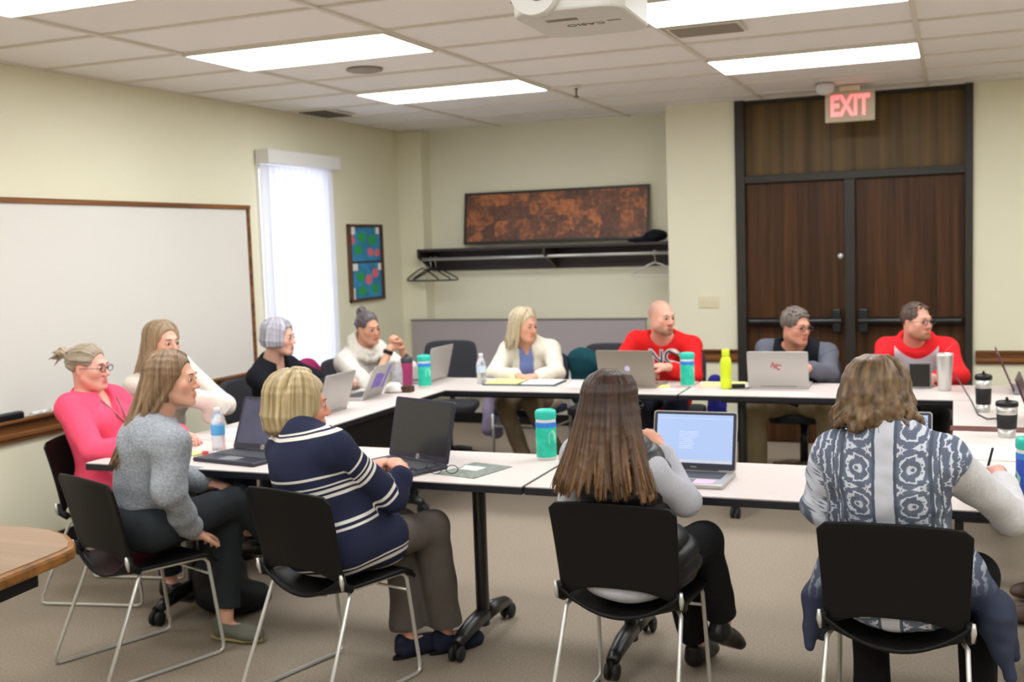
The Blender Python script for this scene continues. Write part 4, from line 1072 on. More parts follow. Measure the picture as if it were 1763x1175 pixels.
    def garment_uv(P):
        D_ = P-np.array(hip); y = D_ @ np.array(up); x = D_ @ np.array(rs); f_ = D_ @ np.array(fs)
        uv = np.stack([x, y], 1)
        dt = (np.sqrt((x/(sw*.95))**2+(f_/.12)**2)-1)*.11
        for s_ in 'RL':
            A, E, Wr = sh[s_], V3(*o['arms'][s_][0]), V3(*o['arms'][s_][1])
            l0 = 0
            for a, b in ((A, E), (E, Wr)):
                a_, b_ = np.array(a), np.array(b); ab = b_-a_; ln = np.linalg.norm(ab); tt = (P-a_) @ ab/ln**2
                tc_ = np.clip(tt, 0, 1); d = np.linalg.norm(P-a_-tc_[:, None]*ab, axis=1)-.045
                take = (d < dt-.01) & (tt > (.05 if l0 == 0 else -.05)); al = (A-hip).dot(up)-(l0+tc_*ln)
                uv[take, 1] = al[take]; dt = np.where(take, d+.01, dt); uv[take, 0] = (.4+.1*(P @ np.array(rs)))[take] if not o.get('keepx') else uv[take, 0]
                l0 += ln
        return uv
    for gi, G in enumerate(o['clothes']):
        S_ = Shape(); gr = G.get('grow', .008); kind = G['kind']
        if kind == 'top':
            if not G.get('armsonly'):
                torso(S_, gr, G.get('short'), G.get('narrow'))
                for s_ in ('' if G.get('short') else 'RL'): S_.cone(hj[s_], hj[s_].lerp(V3(*o['legs'][s_][0]), G.get('hem', .22)), .088*((g-1)*.7+1)+gr, .080*((g-1)*.7+1)+gr, .05)
            fr = G.get('sleeve', 1.9)
            for s_ in G.get('sides', 'RL'):
                if fr > 0: arm(S_, s_, gr+.002, fr, .03, G.get('cuff', .004))
            for q in G.get('extra', []):
                if q[0] == 'c': S_.cone(*q[1:])
                else: S_.ell(*q[1:])
            nk = G.get('neckline', 'crew')
            if nk == 'crew': S_.cone(nb-up*.01, T(0, -.03, -.05), neckr+.016, neckr+.04, .012, True)
            if nk == 'v':
                S_.cone(nb-up*.01, T(0, -.03, -.05), neckr+.016, neckr+.05, .012, True)
                d0 = nb+fs*.085-up*.02; S_.cone(d0, hip+up*L*.70+fs*.135, .05, .006, .01, True)
            if nk == 'open':
                S_.cone(nb-up*.01, T(0, -.03, -.05), neckr+.016, neckr+.05, .012, True)
                S_.cone(nb+fs*.10, hip+up*L*.2+fs*.15*g, .055, .05, .015, True)
            if nk == 'cowl':
                pts = []
                for k_ in range(13):
                    a = 6.2832*k_/12; pts.append(nb+rs*.088*math.cos(a)+fs*(.02+.095*math.sin(a))+up*(.02-.045*math.sin(a)))
                S_.chain(pts, [.032]*13, .012)
                pts = [q+up*.035+(nb-q)*.12 for q in pts]; S_.chain(pts, [.022]*13, .008)
                S_.cone(nb, T(0, -.03, -.06), neckr+.008, neckr+.02, .01, True)
            if nk == 'collar':
                S_.cone(nb-up*.01, T(0, -.03, -.05), neckr+.012, neckr+.03, .012, True)
                d0 = nb+fs*.09-up*.01; S_.cone(d0, hip+up*L*.66+fs*.14, .03, .004, .01, True)
            if nk == 'hood':
                pts = []
                for k_ in range(13):
                    a = 6.2832*k_/12; s__ = math.sin(a); pts.append(nb+rs*(.085)*math.cos(a)+fs*(-.005+.08*s__)+up*(.025-.055*max(0, s__)))
                S_.chain(pts, [.030-.006*math.sin(6.2832*k_/12) for k_ in range(13)], .012)
                S_.cone(nb, T(0, -.03, -.06), neckr+.006, neckr+.02, .01, True)
            for q in G.get('cuts', []): S_.cone(*q)
            if 'clip' in G: pass
        elif kind == 'bottom':
            S_.ell(hip+V3(0, 0, .02), (.165*g+gr, .125*g+gr, .105+gr), Rpel, .05)
            for s_ in 'RL':
                leg(S_, s_, gr, G.get('frac', 1.9), G.get('flare', .012))
                K_, A = V3(*o['legs'][s_][0]), V3(*o['legs'][s_][1]); P_ = K_.lerp(A, G.get('frac', 1.9)-1); dd = (A-K_).normalized()
                S_.ell(P_+dd*.16, (.16, .16, .16), None, .006, True)
        P, Q = S_.mesh(G.get('vox', vox+.0005))
        N = vnormals(P, Q)
        uv = garment_uv(P)
        P = P+N*wob(P, gi*7+3, G.get('wf', 3.5), G.get('wamp', .004))[:, None]
        if G.get('quilt'): P = P+N*(np.abs(np.sin(uv[:, 1]*math.pi/G['quilt']))**.6*.010-.004)[:, None]
        if kind == 'bottom' or G.get('nosit'): P[:, 2] = np.maximum(P[:, 2], .02)
        skin_obj(G['name'], P, Q, G['mat'], root, org, uv=uv)
    for s_ in 'RL':
        A = V3(*o['legs'][s_][1]); S_ = Shape(); A, td, dn, RF = foot(S_, s_, .007)
        S_.cone(A-td*.03+dn*.02, A-td*.015+dn*.03, .034, .034, .01)
        S_.cone(A+V3(0, 0, 0)-dn*.02, A-dn*.03, .036, .03, .01, True)
        if o.get('flats'): S_.ell(A+td*.03*1-dn*.005, (.028, .06, .03), RF, .01, True)
        P, Q = S_.mesh(.005)
        h = (P-np.array(A)) @ np.array(dn); P = P-np.maximum(h-.083, 0)[:, None]*np.array(dn)
        sh_ = skin_obj('shoe', P, Q, o.get('shoem', M['black']), root, org)
        # sole
        if o.get('sole'):
            poly = [(.036*math.sin(a)*(1.12 if math.cos(a) > 0 else .85), .045+.125*math.cos(a)) for a in np.linspace(0, 6.2832, 21)[:-1]]
            MB().prism(poly, .074, .088, R=Matrix((RF.col[0], RF.col[1], dn)).transposed(), o=A-org).build('sole', o['sole'], sh_)
    if o.get('glasses'):
        Mx = Matrix.Translation(T(0, .102, .004)-org) @ R.to_4x4()
        spectacles(root, Mx, o['glasses'], hs)
    return dict(root=root, T=T, R=R, nb=nb, up=up, fs=fs, rs=rs, org=org, L=L, hip=hip, sh=sh, Rs=Rs, body=body)

def hair(o, root, org, T, R, Rn, hs, near):
    H = o['hair']; st = H['style']; S_ = Shape(); rnd = random.Random(H.get('seed', 1)); head = V3(*o['head'])
    gr = H.get('grow', .008); hc = V3(0, -.018, .040)
    cr_ = V3(.073+gr, .093+gr, .080+gr)
    E_ = lambda c, r, k=.02, sub=False: S_.ell(T(*c), [q*hs for q in r], Rn, k*hs, sub)
    C_ = lambda a, b, ra, rb, k=.01, sub=False: S_.cone(T(*a), T(*b), ra*hs, rb*hs, k*hs, sub)
    def scalp(az, el, out=1.):   # az from front (deg, + = right), el elevation
        a, e = math.radians(az), math.radians(el)
        return V3(hc.x+cr_.x*out*math.sin(a)*math.cos(e), hc.y+cr_.y*out*math.cos(a)*math.cos(e), hc.z+cr_.z*out*math.sin(e))
    E_((hc.x, hc.y, hc.z), cr_, .02)
    wp = H.get('down', .24)
    locks = []
    if st in ('long', 'bob', 'wavy', 'pixie'):
        bl = H.get('blen', 1.)
        if st == 'bob': E_((0, -.03, -.01*bl), (.085+gr*.6, .093+gr, .075*bl), .03)
        if st in ('long', 'wavy'): E_((0, -.035, -.03), (.080, .075, .09), .03)
        if st == 'pixie': E_((0, -.03, 0.0), (.078, .082, .07), .02)
        part = H.get('part', 0)
        a0 = H.get('face', 62)
        n = H.get('n', 60)
        lb = R.inverted()
        for i in range(n):
            az = a0+(360-2*a0)*(i+.5)/n+rnd.uniform(-3, 3); az = az if az < 180 else az-360
            sd = 1 if az > 0 else -1
            ry = rnd.uniform(-.1, .42) if abs(az) < 115 else rnd.uniform(-.5, -.1)
            d0 = V3(part*.45+sd*.06, ry, 1).normalized()
            a_, e_l = math.radians(az), math.radians(rnd.uniform(-8, 0)); d1 = V3(math.sin(a_)*math.cos(e_l), math.cos(a_)*math.cos(e_l), math.sin(e_l))
            pts = []
            for k_ in range(6):
                dd = d0.slerp(d1, k_/5); lift = 1.0+.035*math.sin(math.pi*k_/5)+.02*(k_/5)
                pts.append(T(hc.x+cr_.x*dd.x*lift, hc.y+cr_.y*dd.y*lift, hc.z+cr_.z*dd.z*lift))
            lv = V3(hc.x+cr_.x*d1.x*1.02, hc.y+cr_.y*d1.y*1.02, hc.z+cr_.z*d1.z*1.02)
            rr_ = H.get('r', .011)
            if st == 'pixie': pts = pts[:5]+[T(*scalp(az, -8, 1.0)), T(*scalp(az, -30, .92))]; rs_ = [rr_*.5, rr_, rr_, rr_, rr_, rr_*.8, rr_*.4]
            elif st == 'bob':
                back = abs(az) > 110
                e1 = V3(lv.x*1.05, lv.y*1.03-.0, -.03*bl); e2 = V3(lv.x*.98, lv.y*.97, -.075*bl+rnd.uniform(-.008, .008)); e3 = V3(lv.x*.80, lv.y*.80, -.098*bl+rnd.uniform(-.01, .006))
                pts += [T(*e1), T(*e2), T(*e3)]; rs_ = [rr_*.5, rr_*.8, rr_, rr_, rr_, rr_*1.1, rr_*1.2, rr_*1.1, rr_*.4]
            else:
                w0 = T(*lv); fall = H['fall']; dn_ = H.get('down', .3)*(rnd.uniform(.86, 1.05)); wr = [w0]
                tgt = fall(az, w0, rnd)      # world offset direction of the free end (x,y)
                nseg = 7; amp = H.get('wave', .004); ph = rnd.uniform(0, 6.28)
                for k_ in range(1, nseg+1):
                    s_ = k_/nseg; q = w0+V3(tgt.x*s_**1.1, tgt.y*s_**1.1, -dn_*s_)
                    q = q+V3(math.sin(ph+s_*H.get('wf', 7))*amp, math.cos(ph*1.3+s_*H.get('wf', 7))*amp, 0)*s_**.5; wr.append(q)
                pts = pts[:5]+wr; rs_ = [rr_*.5, rr_*.8, rr_, rr_, rr_]+[rr_*(1.15-.75*(k_/nseg)**1.6) for k_ in range(nseg+1)]
            S_.chain(pts, [r_*hs for r_ in rs_], .006)
            locks.append(pts)
        # strands of the fringe line round the face
        E_((0, .114, -.042), (.070, .080, .100), .012, True); E_((0, .098, .030), (.064, .070, .050), .010, True)
        if st != 'pixie': C_((0, .05, -.12), (0, .02, -.16), .05, .055, .01, True) if H.get('neckcut', True) and st != 'bob' else None
    elif st in ('bun', 'ponytail'):
        bc = V3(*H.get('bun', (0, -.07, .12)))
        for i in range(54):
            az = -180+360*i/54; el = 18 if abs(az) < 60 else (0 if abs(az) < 90 else -32)
            if abs(az) < 60: el = 42-abs(az)*.3
            a_ = scalp(az, el, .99); b_ = bc*.92
            m1 = a_.lerp(b_, .35); m2 = a_.lerp(b_, .7)
            def proj_(v):
                d = V3((v.x-hc.x)/cr_.x, (v.y-hc.y)/cr_.y, (v.z-hc.z)/cr_.z); return hc+V3(*[c/d.length for c in (v.x-hc.x, v.y-hc.y, v.z-hc.z)])
            m1, m2 = proj_(m1), proj_(m2)
            S_.chain([T(*a_), T(*m1), T(*m2), T(*b_)], [.005*hs, .008*hs, .008*hs, .007*hs], .004)
        br = H.get('bunr', .034)
        if st == 'bun':
            for k_ in range(12):
                a = 6.2832*k_/12; q = bc+V3(br*.55*math.cos(a), br*.5*math.sin(a), br*.35*math.sin(a*2))
                E_(q, (br*.55, br*.55, br*.6), .008)
        else:
            for k_ in range(16):
                a = rnd.uniform(0, 6.28); q = bc+V3(.016*math.cos(a), -.03+rnd.uniform(-.02, .0), .02+.02*math.sin(a))
                e_ = q+V3(rnd.uniform(-.035, .035), rnd.uniform(-.06, -.02), rnd.uniform(-.05, .02)); C_(bc, q, .012, .010, .006); C_(q, e_, .010, .003, .006)
        E_((0, .114, -.042), (.070, .080, .100), .012, True); E_((0, .098, .030), (.064, .070, .050), .010, True)
        for sx in (-1, 1): E_((sx*.075, .0, -.03), (.03, .045, .05), .01, True)
        C_((0, -.02, -.09), (0, .05, -.09), .055, .07, .01, True)
    elif st == 'short':
        E_((0, .110, -.03), (.072, .064, .098), .012, True); E_((0, .100, .035), (.060, .060, .045), .010, True)
        for sx in (-1, 1): E_((sx*.082, .01, -.045), (.03, .055, .045), .008, True)
        C_((0, -.02, -.105), (0, .06, -.09), .055, .08, .01, True)
        if H.get('recede'):
            E_((0, .085, .082), (.056, .056, .052), .010, True)
        if H.get('bald'): E_((0, .05, .12), (.05, .07, .06), .02, True)
        if True:
            for i in range(130):
                az = rnd.uniform(-170, 170); el = rnd.uniform(25, 85); a_ = scalp(az, el, 1.0)
                if a_.y > .05 and a_.z < .08: continue
                b_ = a_+V3(rnd.uniform(-.01, .01), rnd.uniform(.004, .022), rnd.uniform(0, .006)); C_(a_, b_, .0068, .003, .005)
    vox = H.get('vox', .005 if near else .006)
    if st == 'buzz': vox = .004
    P, Q = S_.mesh(vox)
    Lc = ((P-np.array(head)) @ Rn)/hs
    az = np.arctan2(Lc[:, 0]-hc.x, -(Lc[:, 1]-hc.y)); 
    uv = np.stack([az/6.2832, P[:, 2]], 1)
    if st in ('bun', 'ponytail'): uv = np.stack([np.arctan2(Lc[:, 0], Lc[:, 2]-.02)/6.2832, Lc[:, 1]], 1)
    N = vnormals(P, Q); P = P+N*((np.sin(uv[:, 0]*6.2832*(38))*.5+np.sin(uv[:, 0]*6.2832*61+P[:, 2]*20)*.5)*H.get('ridge', .0012))[:, None]
    h_ = skin_obj('hair', P, Q, H['mat'], root, org, uv=uv)
    if H.get('strands') and locks:
        m_ = MB()
        for pts in locks:
            for c_ in range(H['strands']):
                off = V3(rnd.uniform(-1, 1), rnd.uniform(-1, 1), 0)*.010; ln = rnd.uniform(.9, 1.06); pp = []
                cx = sum((q for q in pts), V3(0, 0, 0))/len(pts)
                for k_, q in enumerate(pts):
                    outw = (q-T(0, -.02, -.02)); outw = outw.normalized()*(.007+.002*rnd.random())
                    w = k_/(len(pts)-1); pp.append(q+outw+off*w-org)
                pp[-1] = pp[-2]+(pp[-1]-pp[-2])*ln
                m_.tube(pp, [.0022-.0014*k_/(len(pp)-1) for k_ in range(len(pp))], 4)
        s__ = m_.build('hair_strands', H['mat2'], h_)
        s__['kind'] = 'stuff'
# ------------------------------------------------------------------ clothes materials
def fab(name, col, bump=.5, bscale=350, vary=.06, vscale=30, rough=.9): return mat(name, col, rough, bump=bump, bscale=bscale, vary=vary, vscale=vscale, spec=.2)
M['pants_dk'] = fab('dark_trousers', srgb(46, 50, 54)); M['pants_grey'] = fab('grey_trousers', srgb(92, 86, 80)); M['pants_tan'] = fab('tan_trousers', srgb(128, 112, 88))
M['pants_blk'] = fab('black_trousers', srgb(22, 22, 25)); M['jeans'] = fab('dark_jeans', srgb(40, 44, 62)); M['khaki'] = fab('khaki_trousers', srgb(150, 136, 104))
def ramp_mat(name, stops, axis=1, rough=.9, noise=0., bump=.5, bscale=350):
    """colour bands across the garment, woven into it; stops: (position 0..1 of 0.8 m, colour)"""
    m = bpy.data.materials.new(name); m.use_nodes = True; t = NT(m); p = t.n['Principled BSDF']; p.inputs['Roughness'].default_value = rough; p.inputs['Specular IOR Level'].default_value = .2
    uv = t.add('ShaderNodeUVMap'); sx = t.add('ShaderNodeSeparateXYZ'); t.link(uv.outputs[0], sx.inputs[0])
    mr = t.add('ShaderNodeMapRange'); mr.inputs[1].default_value = -.2; mr.inputs[2].default_value = .6; t.link(sx.outputs[axis], mr.inputs[0])
    cr = t.add('ShaderNodeValToRGB'); cr.color_ramp.interpolation = 'CONSTANT'
    el = cr.color_ramp.elements
    while len(el) > 1: el.remove(el[-1])
    el[0].position = 0; el[0].color = stops[0][1]
    for pos, c in stops[1:]: e_ = el.new((pos+.2)/.8); e_.color = c
    t.link(mr.outputs[0], cr.inputs[0]); t.link(cr.outputs[0], p.inputs['Base Color'])
    tc = t.add('ShaderNodeTexCoord'); nb_ = t.add('ShaderNodeTexNoise'); nb_.inputs['Scale'].default_value = bscale; t.link(tc.outputs['Object'], nb_.inputs['Vector'])
    bp = t.add('ShaderNodeBump'); bp.inputs['Strength'].default_value = bump; bp.inputs['Distance'].default_value = .003; t.link(nb_.outputs[0], bp.inputs['Height']); t.link(bp.outputs[0], p.inputs['Normal'])
    return m
navy, wht = srgb(38, 42, 66), srgb(226, 220, 212)
st_ = [(-.2, navy)]
for (a, b) in ((-.17, -.155), (-.145, -.137), (-.105, -.090), (-.080, -.072), (.065, .075), (.085, .097), (.195, .207), (.216, .230), (.238, .246), (.272, .284), (.425, .437), (.443, .450)): st_ += [(a, wht), (b, navy)]
M['striped'] = ramp_mat('navy_stripe_knit', st_)

def fallback(dx, dy, spread=.35, keep=1.):
    """free hair ends: hang with a slight push towards (dx,dy)"""
    def f(az, w0, rnd):
        a = math.radians(az)
        return V3(dx+rnd.uniform(-.015, .015)*spread*3, dy+rnd.uniform(-.015, .015), 0)
    return f
people = []
def two_tone(name, c_in, c_out, half, top):
    m = bpy.data.materials.new(name); m.use_nodes = True; t = NT(m); p = t.n['Principled BSDF']; p.inputs['Roughness'].default_value = .9; p.inputs['Specular IOR Level'].default_value = .2
    uv = t.add('ShaderNodeUVMap'); sx = t.add('ShaderNodeSeparateXYZ'); t.link(uv.outputs[0], sx.inputs[0])
    ab = t.add('ShaderNodeMath', operation='ABSOLUTE'); t.link(sx.outputs[0], ab.inputs[0])
    a = t.add('ShaderNodeMath', operation='LESS_THAN'); t.link(ab.outputs[0], a.inputs[0]); a.inputs[1].default_value = half
    sq = t.add('ShaderNodeMath', operation='MULTIPLY'); t.link(ab.outputs[0], sq.inputs[0]); t.link(ab.outputs[0], sq.inputs[1])
    cv = t.add('ShaderNodeMath', operation='MULTIPLY_ADD'); t.link(sq.outputs[0], cv.inputs[0]); cv.inputs[1].default_value = -4; t.link(sx.outputs[1], cv.inputs[2])
    b = t.add('ShaderNodeMath', operation='LESS_THAN'); t.link(cv.outputs[0], b.inputs[0]); b.inputs[1].default_value = top
    c = t.add('ShaderNodeMath', operation='MULTIPLY'); t.link(a.outputs[0], c.inputs[0]); t.link(b.outputs[0], c.inputs[1])
    mx = t.add('ShaderNodeMix', data_type='RGBA'); t.link(c.outputs[0], mx.inputs['Factor']); mx.inputs['A'].default_value = c_out; mx.inputs['B'].default_value = c_in
    t.link(mx.outputs['Result'], p.inputs['Base Color']); return m
# --- woman in grey sweater (front left)
sh2 = at(292, 768, Y=3.52)
def P2():
    hair2 = hairmat('light_brown_hair', srgb(88, 66, 46), srgb(158, 128, 96)); 
    def fall(az, w0, rnd):
        hx, hy = -2.95, 3.60
        bk = V3(-3.06, 3.50, 0)      # the hair is swept behind the shoulder
        return V3((bk.x-w0.x)*.75-.10+rnd.uniform(-.025, .025), (bk.y-w0.y)*.72-.03+rnd.uniform(-.025, .025), 0)
    sw_ = mat('grey_marl_sweater', srgb(150, 154, 160), .95, bump=1., bscale=120, vary=.22, vscale=90, stretch=(1, 1, 1), spec=.15)
    return human(dict(label='woman with long light-brown hair in a grey marl sweater, hand on her seat', name_='P2', near=True, dbg=1,
        hip=(-3.12, 3.57, .555), head=tuple(at(298, 655, Y=3.66)), gaze=(.93, .33, -.02), face=(.353, .935), sface=(.80, .60), g=.98, sw=.16, neck=(-3.055, 3.62, .985),
        skin=srgb(226, 172, 146), brow=srgb(96, 70, 50),
        arms={'R': ((-2.875, 3.47, .735), (-2.925, 3.66, .515), (.15, .75, -.25), (0, -.1, -1), .35), 'L': ((-3.20, 3.78, .76), (-3.02, 3.90, .67), (1, .1, -.1), (0, 0, -1), .4)},
        shR=tuple(sh2),
        legs={'R': ((-2.865, 3.90, .605), (-2.74, 4.15, .255), (.75, .5, -.45)), 'L': ((-2.95, 3.93, .52), (-2.915, 3.83, .10), (.95, .12, -.02))},
        clothes=[dict(kind='bottom', name='trousers', mat=M['pants_dk'], grow=.010, flare=.012, frac=1.88, wamp=.005),
                 dict(kind='top', name='sweater', mat=sw_, grow=.022, sleeve=1.80, cuff=.006, neckline='crew', wamp=.009, wf=4.5, short=True)],
        shoem=fab('canvas_shoe', srgb(112, 112, 100)), sole=mat('tan_sole', srgb(176, 160, 108), .7), flats=True,
        hair=dict(style='long', mat=hair2, mat2=hair2, fall=fall, down=.36, n=64, r=.011, face=58, strands=3, seed=3, vox=.0048)))
r2 = P2()
# --- pink woman
def P1():
    hm = hairmat('ash_blond_hair', srgb(96, 84, 76), srgb(196, 176, 148), fx=50)
    pk = fab('coral_pink_sweater', srgb(244, 84, 116), .25)
    h1 = at(153, 634, X=-3.93)
    return human(dict(label='woman with pinned-up ash-blond hair and glasses in a coral pink sweater', name_='P1', near=True, dbg=1,
        hip=(-3.88, 4.24, .555), head=tuple(h1), gaze=(.98, .17, -.05), face=(.98, .2), sface=(.99, .1), g=1.12, sw=.162, shdrop=.055, neck=(-3.965, 4.24, 1.005),
        skin=srgb(228, 168, 150), brow=srgb(100, 76, 60),
        arms={'R': ((-3.74, 4.0, .76), (-3.50, 4.12, .79), (1, .4, 0), (0, 0, -1), .5), 'L': ((-3.78, 4.50, .78), (-3.52, 4.36, .79), (1, -.4, 0), (0, 0, -1), .5)},
        legs={'R': ((-3.52, 4.20, .53), (-3.52, 4.22, .10), (1, .1, 0)), 'L': ((-3.52, 4.42, .53), (-3.50, 4.42, .10), (1, .1, 0))},
        clothes=[dict(kind='bottom', name='trousers', mat=M['pants_blk'], grow=.008, flare=.01),
                 dict(kind='top', name='sweater', mat=pk, grow=.014, sleeve=1.85, neckline='v', wamp=.005, wf=4)],
        glasses=M['frame'],
        hair=dict(style='ponytail', mat=hm, bun=(0, -.112, .055), grow=.007)))
r1 = P1()
lan = r1; A_ = [r1['nb']-r1['org']+r1['rs']*(.07*s_)+r1['fs']*.03*1+r1['up']*.0 for s_ in (-1, 1)]
c_ = r1['nb']-r1['org']
MB().tube([c_-r1['rs']*.085+r1['up']*.0, c_-r1['rs']*.06+r1['fs']*.10-r1['up']*.05, c_-r1['rs']*.03+r1['fs']*.145-r1['up']*.13, c_+r1['fs']*.175-r1['up']*.20, c_+r1['rs']*.03+r1['fs']*.145-r1['up']*.13, c_+r1['rs']*.06+r1['fs']*.10-r1['up']*.05, c_+r1['rs']*.085], .005, 8).build('necklace', mat('bead_necklace', srgb(110, 70, 66), .4), r1['root'])
# --- long-haired woman in white behind
def P3():
    hm = hairmat('dark_blond_hair', srgb(104, 82, 60), srgb(172, 146, 112))
    h = at(281, 592, X=-3.95)
    def fall(az, w0, rnd): return V3(-.05+rnd.uniform(-.02, .02), -.02*math.copysign(1, az)+rnd.uniform(-.02, .02), 0)
    wt_ = fab('cream_cardigan', srgb(226, 216, 204), .4)
    e = at(378, 694, X=-3.58)
    return human(dict(label='woman with long dark-blond hair in a cream top resting her elbow on the table', name_='P3', near=False, dbg=1,
        hip=(-4.14, 4.98, .555), head=tuple(h), gaze=(.93, -.22, -.02), face=(1, 0), sface=(.98, -.15), g=.98,
        skin=srgb(220, 168, 146), brow=srgb(90, 66, 50),
        arms={'R': (tuple(e), (-3.66, 4.76, .81), (.1, .3, .2), (1, 0, 0), .7), 'L': ((-3.80, 5.10, .82), (-3.80, 4.86, .90), (-.1, -.8, .3), (-1, 0, 0), .8)},
        legs={'R': ((-3.68, 4.88, .54), (-3.68, 4.88, .10), (1, 0, 0)), 'L': ((-3.68, 5.08, .54), (-3.68, 5.08, .10), (1, 0, 0))},
        clothes=[dict(kind='bottom', name='trousers', mat=M['jeans'], grow=.008),
                 dict(kind='top', name='sweater', mat=wt_, grow=.010, sleeve=1.9, neckline='v', wamp=.005)],
        hair=dict(style='long', mat=hm, mat2=hm, fall=fall, down=.25, n=46, r=.012, face=64, seed=5)))
r3 = P3()
# --- silver-haired woman
def P4():
    hm = hairmat('silver_hair', srgb(128, 124, 134), srgb(206, 202, 212), fx=40)
    h = at(482, 582, X=-3.97)
    return human(dict(label='woman with short silver-grey hair in a black cardigan before the blinds, holding a phone', name_='P4', dbg=1,
        hip=(-4.14, 6.02, .555), head=tuple(h), gaze=(.97, .12, -.06), face=(1, 0), sface=(1, -.1), g=.95, sw=.15, shdrop=.075,
        skin=srgb(222, 172, 152), brow=srgb(110, 92, 84),
        arms={'R': ((-3.86, 5.76, .80), (-3.60, 5.95, .84), (1, .2, .2), (0, .3, -.9), .7), 'L': ((-3.82, 6.22, .80), (-3.60, 6.06, .84), (1, -.3, .2), (0, -.3, -.9), .7)},
        legs={'R': ((-3.70, 5.93, .54), (-3.70, 5.93, .10), (1, 0, 0)), 'L': ((-3.70, 6.13, .54), (-3.70, 6.13, .10), (1, 0, 0))},
        clothes=[dict(kind='bottom', name='trousers', mat=M['pants_blk'], grow=.008),
                 dict(kind='top', name='cardigan', mat=fab('black_cardigan', srgb(26, 27, 34)), grow=.012, sleeve=1.8, neckline='v')],
        hair=dict(style='bob', blen=.55, mat=hm, n=52, r=.012, face=52, grow=.012, seed=8, part=-.6)))
r4 = P4()
# --- cowl-neck woman with bun
def P5():
    hm = hairmat('dark_grey_hair', srgb(50, 42, 44), srgb(120, 108, 112), fx=60)
    h = at(634, 566, X=-3.86)
    eR, wR = at(640, 672, X=-3.62), at(672, 600, X=-3.60)
    wL = wR+V3(.02, .10, .03); eL = at(712, 652, X=-3.52)
    return human(dict(label='woman with a dark bun in a white cowl-neck sweater, hands clasped by her chin', name_='P5', dbg=1,
        hip=(-4.10, 7.02, .555), head=tuple(h), gaze=(.88, -.42, -.12), face=(.96, -.25), sface=(.96, -.2), g=1.06, sw=.165, roll=6, shdrop=.06,
        skin=srgb(214, 158, 130), brow=srgb(60, 44, 38),
        arms={'R': (tuple(eR), tuple(wR), (.25, .7, .5), (-.1, 1, -.2), .9), 'L': (tuple(eL), tuple(wL), (-.1, -.6, .5), (-.3, -1, 0), .9)},
        legs={'R': ((-3.68, 6.80, .54), (-3.68, 6.80, .10), (1, 0, 0)), 'L': ((-3.64, 7.02, .54), (-3.64, 7.02, .10), (1, 0, 0))},
        clothes=[dict(kind='bottom', name='trousers', mat=M['jeans'], grow=.008),
                 dict(kind='top', name='cowl_sweater', mat=fab('oatmeal_knit', srgb(222, 216, 206), .6, 200, .08, 60), grow=.018, sleeve=1.28, neckline='cowl', wamp=.005)],
        hair=dict(style='bun', mat=hm, bun=(0, -.075, .125), bunr=.036, grow=.006)))
r5 = P5()
wR5 = V3(*at(668, 607, X=-3.60))-r5['org']; ax_ = V3(.25, .4, .9).normalized()
MB().tube([wR5-ax_*.013, wR5+ax_*.013], .034, 18).build('wristwatch', M['black'], r5['root'])
# --- blond woman, white cardigan, blue shirt
def P6():
    hm = hairmat('pale_blond_hair', srgb(140, 122, 90), srgb(224, 208, 176))
    h = at(903, 561, Y=7.25)
    def fall(az, w0, rnd): return V3(-.035 if az > 0 else -.0, .01, 0)+V3(rnd.uniform(-.02, .02), rnd.uniform(-.02, .02), 0)
    a = human(dict(label='blond woman in a cream cardigan over a blue shirt writing on a yellow pad', name_='P6', dbg=1,
        hip=(-2.84, 7.52, .555), head=tuple(h), gaze=(.86, -.42, -.14), face=(-.05, -1), sface=(.05, -1), g=.96, sw=.16,
        skin=srgb(220, 164, 138), brow=srgb(120, 92, 66),
        arms={'R': (tuple(at(852, 645, Y=7.15)), tuple(at(893, 648, Y=6.93)), (1, -.35, -.1), (0, 0, -1), .6), 'L': (tuple(at(958, 642, Y=7.15)), tuple(at(926, 648, Y=6.95)), (-1, -.25, .05), (0, 0, -1), .6)},
        legs={'R': ((-2.93, 7.08, .55), (-2.80, 7.16, .10), (0, -1, 0)), 'L': ((-2.72, 7.06, .57), (-2.60, 7.3, .12), (.2, -1, -.1))},
        clothes=[dict(kind='bottom', name='trousers', mat=M['pants_tan'], grow=.010),
                 dict(kind='top', name='blue_shirt', mat=fab('blue_shirt', srgb(130, 146, 204)), grow=.006, sleeve=0, neckline='collar', hem=.1),
                 dict(kind='top', name='cardigan', mat=fab('ivory_cardigan', srgb(232, 224, 206)), grow=.018, sleeve=1.85, neckline='open', wamp=.005)],
        hair=dict(style='long', mat=hm, mat2=hm, fall=fall, down=.20, n=44, r=.012, face=60, seed=6, grow=.01)))
    return a
r6 = P6()
